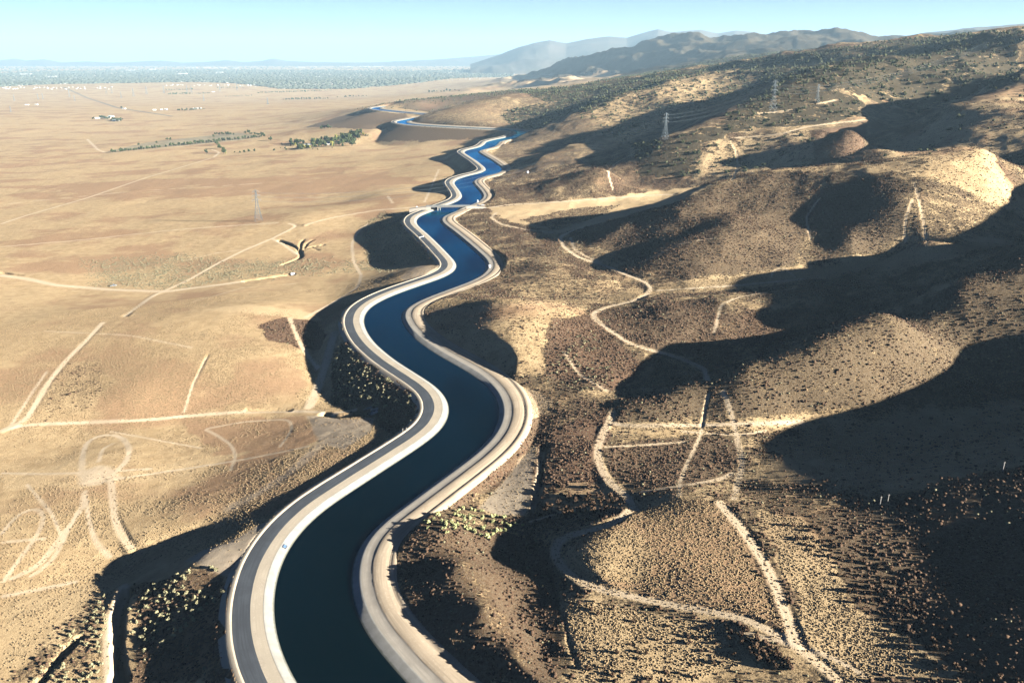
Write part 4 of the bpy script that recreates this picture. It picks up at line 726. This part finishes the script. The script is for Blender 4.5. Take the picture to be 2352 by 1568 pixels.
# ------------------------------------------------------------------ trees on the plain
def tree_protos(n=5):
    out = []
    for s in range(n):
        V, F = leafy(200+s, 420, 8, 1.25, .15); V = V*[1, 1, 1]+[0, 0, .5]; crown = npmesh('crown', V, F, M_TREE); b = bmesh.new()
        bmesh.ops.create_cone(b, cap_ends=True, segments=7, radius1=.12, radius2=.05, depth=1.5, matrix=Matrix.Translation((0, 0, .72)))
        for a in (.4, 2.5, 4.4): addbar(b, (0, 0, .7), (.45*math.cos(a), .45*math.sin(a), 1.25), .05)
        me = bpy.data.meshes.new('trunk'); b.to_mesh(me); b.free(); me.materials.append(M_BARK); out.append((crown, me))
    return out
PROTO = tree_protos()
def tree(px, py, s, label, group, m=None, h=1.0):
    R = trace([px], [py])[0]
    if np.isnan(R[0]): return
    t = empty('tree', R, random.uniform(0, 6.28)); t.scale = (s, s, s*h*random.uniform(.85, 1.2)); tag(t, label, 'tree', group); c, k = random.choice(PROTO); o = link('crown', c, t); link('trunk', k, t)
    if m: o.material_slots[0].link = 'OBJECT'; o.material_slots[0].material = m
def row(p, q, n, s, label, group, jx=1.5, jy=.6, skip=.1, m=None):
    for k in range(n):
        if random.random() < skip: continue
        f = k/(n-1) if n > 1 else 0; tree(p[0]+(q[0]-p[0])*f+random.uniform(-jx, jx), p[1]+(q[1]-p[1])*f+random.uniform(-jy, jy), s*random.uniform(.65, 1.3), label, group, m)
row((258,351), (608,314.5), 58, 3.3, 'dark green tree in the long windbreak row at the edge of the grey field', 'windbreak trees along the grey field', 1.2, .5, .08)
row((494,309), (536,310), 9, 3.2, 'dark tree in the short row at the back of the grey field', 'short tree row behind the grey field', 1, .8, 0); row((562,306), (606,312), 13, 3.4, 'dark tree in the clump at the right end of the grey field', 'tree clump at the end of the grey field', 2, 1.5, 0)
for px, py, s, lab in [(319,335,3,'lone dark tree on the grey field left of the others'),(360,330,3,'lone dark tree near the middle of the grey field'),(384,322,3.2,'left one of two trees behind the grey field'),(391,323,3,'right one of two trees behind the grey field'),(491,316,3.2,'lone tree inside the grey field near the short row'),(621,323,4.5,'broad dark tree standing alone beyond the windbreak'),
    (505,342,5.2,'large dark tree beside the bend of the dirt track'),(498,334,4.6,'dark tree just above the bend of the dirt track'),(474,353,4,'slim dark tree left of the dirt track'),(514,353,5.6,'tallest dark tree right of the dirt track'),(279,250,6,'big dark tree on the plain beside a grey house')]: tree(px, py, s, lab, None)
row((540,352), (655,345), 11, 2.6, 'small tree in the sparse line leading to the grove', 'sparse tree line leading to the grove', 3, 1, .15); row((518,354), (520,353.5), 1, 2.2, 'small yellow bush tree right of the tallest dark tree', None, 0, 0, 0, M_YEL)
g_ = np.random.default_rng(5)
for P, n, s, h in [([(654,332),(700,326),(702,334),(656,337)],14,3.8,1.2),([(672,341),(712,338),(716,343),(674,346)],16,3.6,1.1),([(712,335),(742,322),(812,313),(826,322),(812,337),(720,342)],56,4.6,1.25),([(800,305),(838,306),(836,318),(806,318)],16,3.6,1.1)]:
    for q in in_px(P, n, int(s*10+n)):
        px, py, _ = project(*q); tree(float(px), float(py), s*g_.uniform(.7, 1.3), 'tall green tree in the dense grove around the farmhouse', 'trees of the grove around the farmhouse', M_YEL if g_.random() < .06 else None, h)
row((212,275), (222,271), 5, 3, 'small tree at the left end of the lone farmstead', 'trees at the left of the lone farmstead', 2, 1.5, 0); row((258,277), (279,279), 14, 4.6, 'dark tree at the right end of the lone farmstead', 'trees at the right of the lone farmstead', 2, 1.5, 0); row((232,272), (250,274), 8, 4.2, 'dark tree between the sheds of the lone farmstead', 'trees between the sheds of the lone farmstead', 2, 1, 0)
row((650,230), (752,227.5), 22, 5.2, 'dark tree in the long far row before the hills', 'long far tree row before the hills', 1.5, .5, .12); row((774,224), (846,221.5), 14, 5, 'dark tree in the broken row nearest the hills', 'broken tree row nearest the hills', 2.5, .7, .1); row((986,213), (1060,209), 13, 6, 'dark tree among scattered ones at the foot of the hills', 'scattered trees at the foot of the hills', 4, 1.5, .1)
FAR = []
def belt(p, q, n, s, jy=.7):
    for k in range(n):
        f = k/(n-1); w = trace([p[0]+(q[0]-p[0])*f+random.uniform(-2, 2)], [p[1]+(q[1]-p[1])*f+random.uniform(-jy, jy)])[0]; FAR.append((*w, s*random.uniform(.7, 1.3)))
belt((592,214), (700,210), 44, 6.5); belt((700,211), (762,208), 18, 6); belt((383,207.5), (443,206), 20, 6); belt((386,217), (440,215.5), 22, 6.5); belt((450,216), (480,215), 9, 5.5); belt((498,203), (560,201.5), 16, 6.5); belt((520,222), (576,220), 14, 4.5)
FAR = np.array(FAR); FAR = FAR[~np.isnan(FAR[:, 0])]; merge('far_tree_belts', [(V*[1, 1, 1.3], F) for V, F in T3], FAR[:, 0], FAR[:, 1], FAR[:, 2], FAR[:, 3], M_TREE, seed=31)
row((410,255), (466,252), 14, 3.6, 'low tree in the row of the far white sheds', 'trees by the far white sheds', 2.5, .8, .1); row((738,296), (760,294.5), 8, 3.4, 'small tree in the clump at the foot of the dark spur', 'tree clump below the dark spur', 1.5, .8, 0)
# ------------------------------------------------------------------ bridge, vehicles, pylons and small canal things
M_CW = mat('weathered_concrete', (.24, .23, .21), .9, var=.15, vs=.4); M_STEEL = mat('galvanised_steel', (.10, .125, .14), .55, .4, .3); M_DKS = mat('dark_girder', (.07, .075, .08), .7)
M_WP = mat('white_paint', (.72, .72, .72), .4, .4); M_TYRE = mat('tyre', (.02, .02, .02), .9); M_BLUE = mat('dark_blue_paint', (.03, .06, .13), .35, .5); M_SIL = mat('silver_paint', (.42, .44, .46), .35, .5, .4); M_RED = mat('lamp_red', (.4, .02, .02), .4)
# bridge
A = np.array(unz(979, 473.8, 5.2)); B = np.array(unz(1079, 472.2, 5.2)); BL = float(np.hypot(*(B-A))); bang = math.atan2(B[1]-A[1], B[0]-A[0]); Mid = (A+B)/2
br = empty('bridge', (*Mid, 0), bang); tag(br, 'narrow concrete road bridge crossing the blue canal in the middle distance', 'bridge')
h = BL/2; b = bmesh.new(); addbox(b, (0, 0, 5.0), (BL, 7.6, .5)); bmesh_obj('deck', b, M_CW, br)
for k, yy in enumerate((-2.9, -1, 1, 2.9)): b = bmesh.new(); addbox(b, (0, yy, 4.15), (BL-10, .55, 1.2)); bmesh_obj('girder', b, M_DKS, br)
for sy in (-1, 1):
    b = bmesh.new(); addbox(b, (0, sy*3.7, 6.25), (BL, .12, .14)); addbox(b, (0, sy*3.7, 5.8), (BL, .08, .1)); addbox(b, (0, sy*3.7, 5.4), (BL, .3, .3))
    for k in range(25): addbox(b, (-h+.5+k*(BL-1)/24, sy*3.7, 5.85), (.14, .14, .8))
    bmesh_obj('railing', b, M_STEEL, br)
for sx in (-1, 1):
    b = bmesh.new(); addbox(b, (sx*(h-5.5), 0, 3.0), (1.2, 8.2, 3.6)); addbox(b, (sx*(h-3.0), -4.3, 3.4), (5, .5, 3.0)); addbox(b, (sx*(h-3.0), 4.3, 3.4), (5, .5, 3.0)); bmesh_obj('abutment', b, M_CW, br)
b = bmesh.new(); addbox(b, (-h*.47, 0, .8), (1.1, 8.6, 7.4)); addbox(b, (-h*.47, -4.9, 2.2), (1.3, 1.2, 5.0)); addbox(b, (-h*.47, 0, 4.35), (1.6, 8.2, .5)); bmesh_obj('pier', b, M_CW, br)
b = bmesh.new(); addbox(b, (-h*.36, 0, .3), (.9, 7.4, 6.4)); bmesh_obj('pier', b, M_CW, br)
b = bm_poly([(h*.42,-5.2,.2),(h*.42,5.2,.2),(h-4.5,5.2,4.9),(h-4.5,-5.2,4.9),(h-4.5,-5.2,.2),(h-4.5,5.2,.2)], [(0,1,2,3),(0,3,4),(1,5,2),(3,2,5,4),(0,4,5,1)]); bmesh_obj('paved_slope', b, M_GREY, br)
# earth ramps that carry the road up to the bridge
for nm, P, dr in (('approach_ramp', A, -1), ('approach_ramp', B, 1)):
    u = (B-A)/BL*dr; n2 = np.array([-u[1], u[0]]); V = []; L_ = 22
    for t, zz, w in ((-5, 5.1, 3.9), (0, 5.1, 3.9), (L_, 2.4, 4.2)):
        c = P+u*t; V += [(*(c-n2*(w+5)), zz-5), (*(c-n2*w), zz), (*(c+n2*w), zz), (*(c+n2*(w+5)), zz-5)]
    o = bmesh_obj(nm, bm_poly(V, [(0,1,5,4),(1,2,6,5),(2,3,7,6),(4,5,9,8),(5,6,10,9),(6,7,11,10),(0,3,2,1),(8,9,10,11)]), M_GREY); tag(o, kind='structure')
# vehicles
def wheels(t, xs, ys, r):
    for x in xs:
        for y in ys:
            b = bmesh.new(); bmesh.ops.create_cone(b, cap_ends=True, segments=14, radius1=r, radius2=r, depth=.26, matrix=Matrix.Translation((x, y, r))@Matrix.Rotation(math.pi/2, 4, 'X')); o = bmesh_obj('wheel', b, M_TYRE, t)
            b = bmesh.new(); bmesh.ops.create_cone(b, cap_ends=True, segments=10, radius1=r*.55, radius2=r*.55, depth=.29, matrix=Matrix.Translation((x, y, r))@Matrix.Rotation(math.pi/2, 4, 'X')); bmesh_obj('rim', b, M_SIL, o)
def vehicle(name, loc, rz, label, paint, pickup=False, s=1.0):
    t = empty(name, loc, rz); t.scale = (s, s, s); tag(t, label, 'pickup' if pickup else 'car'); l = 2.6
    side = [(-l,.45),(-l,1.0),(-.5,1.05),(-.35,1.05),(1.0,1.0),(l-.15,.88),(l,.5)] if pickup else [(-l,.45),(-l,1.05),(-2.3,1.1),(1.1,1.0),(l-.2,.85),(l,.45)]
    V = [(x, y, z) for y in (-.93, .93) for x, z in side]; k = len(side); b = bm_poly(V, [tuple(range(k)), tuple(range(2*k-1, k-1, -1))]+[(i, (i+1) % k, (i+1) % k+k, i+k) for i in range(k)]); bmesh.ops.bevel(b, geom=b.edges[:], offset=.05, segments=1, affect='EDGES'); bmesh_obj('body', b, paint, t)
    x0, x1, x2, x3 = (-.5, -.4, .55, 1.1) if pickup else (-2.35, -2.0, .3, 1.15)
    V = [(x, y*(1 if z < 1.2 else .86), z) for y in (-.86, .86) for x, z in ((x0, 1.04), (x1, 1.72), (x2, 1.72), (x3, 1.0))]; b = bm_poly(V, [(0,1,2,3),(7,6,5,4),(0,4,5,1),(2,6,7,3),(0,3,7,4)]); bmesh_obj('window', b, M_GLASS, t)
    b = bmesh.new(); addbox(b, ((x1+x2)/2, 0, 1.75), (x2-x1+.06, 1.5, .07)); bmesh_obj('roof', b, paint, t)
    if pickup: b = bmesh.new(); addbox(b, (-1.55, 0, .98), (1.8, 1.5, .2)); bmesh_obj('cargo_bed', b, M_TYRE, t)
    for y in (-.66, .66):
        b = bmesh.new(); addbox(b, (l-.03, y, .74), (.12, .36, .16)); bmesh_obj('headlight', b, M_SIL, t); b = bmesh.new(); addbox(b, (-l+.01, y, .86), (.1, .24, .2)); bmesh_obj('taillight', b, M_RED, t)
    wheels(t, (-1.6, 1.6), (-.86, .86), .37)
P = unz(1109, 472.3, 2.65); vehicle('pickup_truck', (*P, max(hz(*P), 2.55)), .12, 'white pickup truck parked at the right end of the canal bridge', M_WP, True)
P = unz(1099, 473.0, 2.65); vehicle('parked_car', (*P, max(hz(*P), 2.55)), .05, 'dark blue car behind the white pickup by the canal bridge', M_BLUE)
R = trace([261], [657])[0]; vehicle('pickup_truck', R, .25, 'pickup truck with silver body in the pale sandy wash on the left plain', M_SIL, True, 1.15)
# lattice pylons
def pylon(px, py, top, label, group=None, w=4.6, th=.13, full=True, d=None):
    R = trace([px], [py])[0]; _, _, dep = project(*R); H = (py-top)*dep/FPX*1.02; t = empty('pylon', R-[0, 0, .6], .5); tag(t, label, 'pylon', group); w = H*.115
    def half(z): f = z/H; return w*(1-f/.62*.72) if f < .62 else w*.28*(1-(f-.62)/.38*.55)
    lv = [0, .14, .27, .39, .50, .60, .70, .80, .90, 1.0]; lv = [q*H for q in lv]; cs = [(-1,-1),(1,-1),(1,1),(-1,1)]
    for c in cs:
        b = bmesh.new()
        for a, e in zip(lv, lv[1:]): addbar(b, (c[0]*half(a), c[1]*half(a), a), (c[0]*half(e), c[1]*half(e), e), th*1.5)
        bmesh_obj('leg', b, M_STEEL, t)
    b = bmesh.new()
    for a, e in zip(lv, lv[1:]):
        for i in range(4):
            c, g = cs[i], cs[(i+1) % 4]; addbar(b, (c[0]*half(a), c[1]*half(a), a), (g[0]*half(e), g[1]*half(e), e), th); addbar(b, (g[0]*half(a), g[1]*half(a), a), (c[0]*half(e), c[1]*half(e), e), th); addbar(b, (c[0]*half(e), c[1]*half(e), e), (g[0]*half(e), g[1]*half(e), e), th)
    bmesh_obj('bracing', b, M_STEEL, t); tips = []
    for f, al in ((.68, .135), (.82, .12), (.95, .10)):
        z = f*H
        for sx in (-1, 1):
            b = bmesh.new(); tip = (sx*H*al, 0, z+.25)
            for c in cs:
                if c[0] == sx: addbar(b, (c[0]*half(z), c[1]*half(z), z), tip, th); addbar(b, (c[0]*half(z), c[1]*half(z), z+H*.04), tip, th)
            tips.append(tip); arm = bmesh_obj('crossarm', b, M_STEEL, t)
            if full: q = bmesh.new(); bmesh.ops.create_cone(q, cap_ends=True, segments=8, radius1=.16, radius2=.16, depth=2.2, matrix=Matrix.Translation((sx*H*al, 0, z-.9))); bmesh_obj('insulator', q, M_CW, arm)
    return t, [Vector(R)+Vector((x*math.cos(.5)-y*math.sin(.5), x*math.sin(.5)+y*math.cos(.5), z-2.4)) for x, y, z in tips], H
p1 = pylon(1527, 321, 262, 'tall lattice pylon standing lowest on the brushy ridge nearest the valley'); p2 = pylon(1774, 257, 188, 'slender lattice pylon on a cleared pad in the middle of the ridge'); p3 = pylon(1876, 237, 196, 'lattice pylon highest on the ridge beside a pale dirt pull-out'); p4 = pylon(594, 507, 437, 'pale grey lattice pylon standing alone on the dry plain left of the canal')
def cable(a, e, sag, label, group):
    n = 26; Q = [a.lerp(e, i/(n-1))-Vector((0, 0, 4*sag*(i/(n-1))*(1-i/(n-1)))) for i in range(n)]; b = bmesh.new(); s_ = (e-a).cross(Vector((0, 0, 1))).normalized()*.05; u_ = Vector((0, 0, .05)); R4 = [[b.verts.new(q+v) for v in (s_, u_, -s_, -u_)] for q in Q]
    for r0, r1 in zip(R4, R4[1:]):
        for i in range(4): b.faces.new((r0[i], r0[(i+1) % 4], r1[(i+1) % 4], r1[i]))
    tag(bmesh_obj('power_line', b, M_STEEL), label, 'cable', group)
off = [q+Vector((420, 260, 75)) for q in p3[1]]
for k in range(0, 6):
    cable(p1[1][k], p2[1][k], 9, 'thin power line sagging between the lowest and the middle hill pylon', 'power lines between lowest and middle hill pylons'); cable(p2[1][k], p3[1][k], 4, 'thin power line between the middle and the highest hill pylon', 'power lines between middle and highest hill pylons'); cable(p3[1][k], off[k], 12, 'thin power line running from the highest pylon up over the ridge', 'power lines climbing from the highest pylon'); cable(p4[1][k], p1[1][k], 38, 'long power line over the canal between the plain pylon and the hill', 'power lines over the canal')
for k, (px, py, hpx) in enumerate([(245,217,16),(257,215,15),(279,226,14),(307,222,18),(337,217,18),(377,215,18),(430,213,16),(440,213,15),(505,210,17),(160,224,16),(172,232,13),(99,229,14),(33,232,14),(25,258,13),(88,229,13),(545,208,16),(615,240,15),(468,232,14)]):
    pylon(px, py, py-hpx, 'tiny far lattice pylon in the faint line across the plain before the town', 'faint far pylons across the plain', th=.32, full=False)
# small things by the canal
def place(px, py): return trace([px], [py])[0]
def on_strip(px, py, z): return (*unz(px, py, z), z)
t = empty('gauge_hatch', on_strip(654.3, 1254.3, 1.05), 0); tag(t, 'small dark blue framed hatch set into the white canal lining', 'hatch')
k = np.argmin(((ctr-np.array(t.location[:2]))**2).sum(1)); n2 = NRM[k]; tx = Vector((n2[0], n2[1], 0)); slope = Matrix.Rotation(math.atan2(n2[1], n2[0]), 4, 'Z')@Matrix.Rotation(.445, 4, 'Y'); dl = (np.array(t.location[:2])-ctr[k])@n2; t.location.z = 1.5-(17.2+dl)*4.6/9.2*1.0 if dl > -17.2 else 1.55
t.matrix_world = Matrix.Translation(t.location+Vector((0, 0, .1)))@slope
b = bmesh.new(); addbox(b, (0, 0, 0), (1.7, 2.1, .16)); bmesh_obj('frame', b, mat('hatch_frame', (.015, .025, .06), .5), t)
for yy in (-.48, .48): b = bmesh.new(); addbox(b, (0, yy, .09), (1.1, .72, .06)); bmesh_obj('panel', b, mat('hatch_panel', (.10, .17, .26), .3, .5), t)
def post(name, loc, hgt, w, m, label, cap=True):
    t = empty(name, loc); tag(t, label, 'post' if hgt > 1.6 else 'box'); b = bmesh.new(); addbox(b, (0, 0, hgt/2), (w, w, hgt)); bmesh.ops.bevel(b, geom=b.edges[:], offset=w*.12, segments=1, affect='EDGES'); bmesh_obj('body', b, m, t)
    if cap: b = bmesh.new(); addbox(b, (0, 0, hgt+.08), (w*1.25, w*1.25, .16)); bmesh_obj('cap', b, m, t)
post('control_cabinet', on_strip(957.5, 478.6, 1.6), 2.6, 1.5, M_WP, 'white cabinet left of the bridge beside the grey road'); post('control_cabinet', on_strip(1097.3, 465, 2.5), 3.2, 1.5, M_WP, 'white cabinet behind the bridge on the right bank'); post('control_cabinet', on_strip(1125, 614.5, 2.5), 2.2, 1.9, M_WP, 'pale cabinet in the hill shadow on the right canal road')
g0 = np.array(unz(964.0, 546.6, 1.7)); g1 = np.array(unz(973.0, 544.6, 1.7)); gt = empty('road_gate', (*((g0+g1)/2), 1.66), math.atan2(*(g1-g0)[::-1])); tag(gt, 'white bar gate across the grey service road below the bridge', 'gate'); gl_ = float(np.hypot(*(g1-g0)))
b = bmesh.new(); addbox(b, (0, 0, 1.1), (gl_, .14, .16)); addbox(b, (0, 0, .65), (gl_, .12, .14)); bmesh_obj('bar', b, M_WP, gt)
for sx in (-1, 1): b = bmesh.new(); addbox(b, (sx*gl_/2, 0, .7), (.28, .28, 1.4)); bmesh_obj('post', b, M_WP, gt)
R = place(1211.7, 397.5); t = empty('water_tank', R); tag(t, 'small round white water tank on the hillside pad right of the canal', 'tank'); b = bmesh.new(); bmesh.ops.create_cone(b, cap_ends=True, segments=24, radius1=2, radius2=2, depth=2.8, matrix=Matrix.Translation((0, 0, 1.4))); bmesh_obj('shell', b, M_WP, t); b = bmesh.new(); bmesh.ops.create_cone(b, cap_ends=True, segments=24, radius1=2.1, radius2=.2, depth=.5, matrix=Matrix.Translation((0, 0, 3.05))); bmesh_obj('roof', b, M_WP, t)
# culvert below the bank
R = place(846, 949); t = empty('culvert_outlet', R+[0, 0, -.4], .25); tag(t, 'concrete culvert outlet with splayed wing walls at the foot of the canal bank', 'culvert')
b = bmesh.new(); addbox(b, (2.2, 0, 1.7), (.6, 7.5, 3.4)); bmesh_obj('headwall', b, M_CW, t)
for sy in (-1, 1): b = bm_poly([(2.2, sy*3.6, 0), (-2.6, sy*6.2, 0), (-2.6, sy*6.2, .7), (2.2, sy*3.6, 3.3), (2.2, sy*3.2, 0), (-2.6, sy*5.8, 0), (-2.6, sy*5.8, .7), (2.2, sy*3.2, 3.3)], [(0,1,2,3),(7,6,5,4),(3,2,6,7),(0,3,7,4),(1,5,6,2)]); bmesh_obj('wing_wall', b, M_CW, t)
b = bmesh.new(); bmesh.ops.create_cone(b, cap_ends=True, segments=20, radius1=1.15, radius2=1.15, depth=.7, matrix=Matrix.Translation((2.0, 0, 1.3))@Matrix.Rotation(math.pi/2, 4, 'Y')); bmesh_obj('pipe_mouth_shade', b, M_TYRE, t)  # closed black disc, its colour stands for the shade inside the pipe
for q, (px, py, ex, ey, lab) in enumerate([(852, 945, 868, 941.5, 'upper white rail fence climbing the bank above the culvert outlet'), (853, 953.5, 867, 947.5, 'lower white rail fence climbing the bank above the culvert outlet')]):
    a, e = Vector(place(px, py)), Vector(place(ex, ey)); f = empty('rail_fence', a); tag(f, lab, 'fence'); v = e-a
    for hh in (.7, 1.4): b = bmesh.new(); addbar(b, (0, 0, hh), v+Vector((0, 0, hh)), .16); bmesh_obj('rail', b, M_WP, f)
    for i in range(6): b = bmesh.new(); p_ = v*(i/5); addbar(b, p_-Vector((0, 0, .3)), p_+Vector((0, 0, 1.5)), .16); bmesh_obj('post', b, M_WP, f)
for k, (px, py, hh, lab) in enumerate([(925.5, 996, 3.4, 'left one of two short wooden posts on the shaded canal bank'), (934, 994, 3.4, 'right one of two short wooden posts on the shaded canal bank'), (2303, 1082, 4.5, 'pale marker post at the far right edge on the dark ridge'), (2021, 1160, 4.2, 'pale marker post on the knoll ridge nearest the dirt tracks'), (2039, 1152, 3.6, 'shorter pale marker post beside another on the knoll ridge')]):
    R = place(px, py); t = empty('marker_post', R); tag(t, lab, 'post'); b = bmesh.new(); addbox(b, (0, 0, hh/2-.2), (.22, .22, hh)); bmesh_obj('shaft', b, M_CW, t); b = bmesh.new(); addbox(b, (0, 0, hh*.86), (.9, .08, .12)); bmesh_obj('crossbar', b, M_CW, t)
R = place(672.5, 631); t = empty('concrete_block', R, .4); tag(t, 'whitish concrete block at the end of the eroded gully on the plain', 'block'); b = bmesh.new(); addbox(b, (0, 0, 1.0), (4.2, 2.6, 2.4)); bmesh.ops.bevel(b, geom=b.edges[:], offset=.25, segments=2, affect='EDGES'); bmesh_obj('body', b, M_WP, t)
b = bmesh.new(); addbox(b, (-2.12, 0, .8), (.1, 1.5, 1.4)); bmesh_obj('shade_panel', b, M_TYRE, t)  # flat black panel on the left end, standing for the shadow there
# ------------------------------------------------------------------ the air
b = bmesh.new(); addbox(b, (0, 27000, 590), (110000, 60000, 1460)); hm = bpy.data.materials.new('haze'); hm.use_nodes = True; n = hm.node_tree; n.nodes.remove(n.nodes['Principled BSDF'])
pv = n.nodes.new('ShaderNodeVolumePrincipled'); pv.inputs['Color'].default_value = (.32, .48, .61, 1); pv.inputs['Density'].default_value = 4.2e-5; pv.inputs['Anisotropy'].default_value = 0.0; n.links.new(pv.outputs[0], n.nodes['Material Output'].inputs['Volume'])
tag(bmesh_obj('haze', b, hm), kind='stuff')
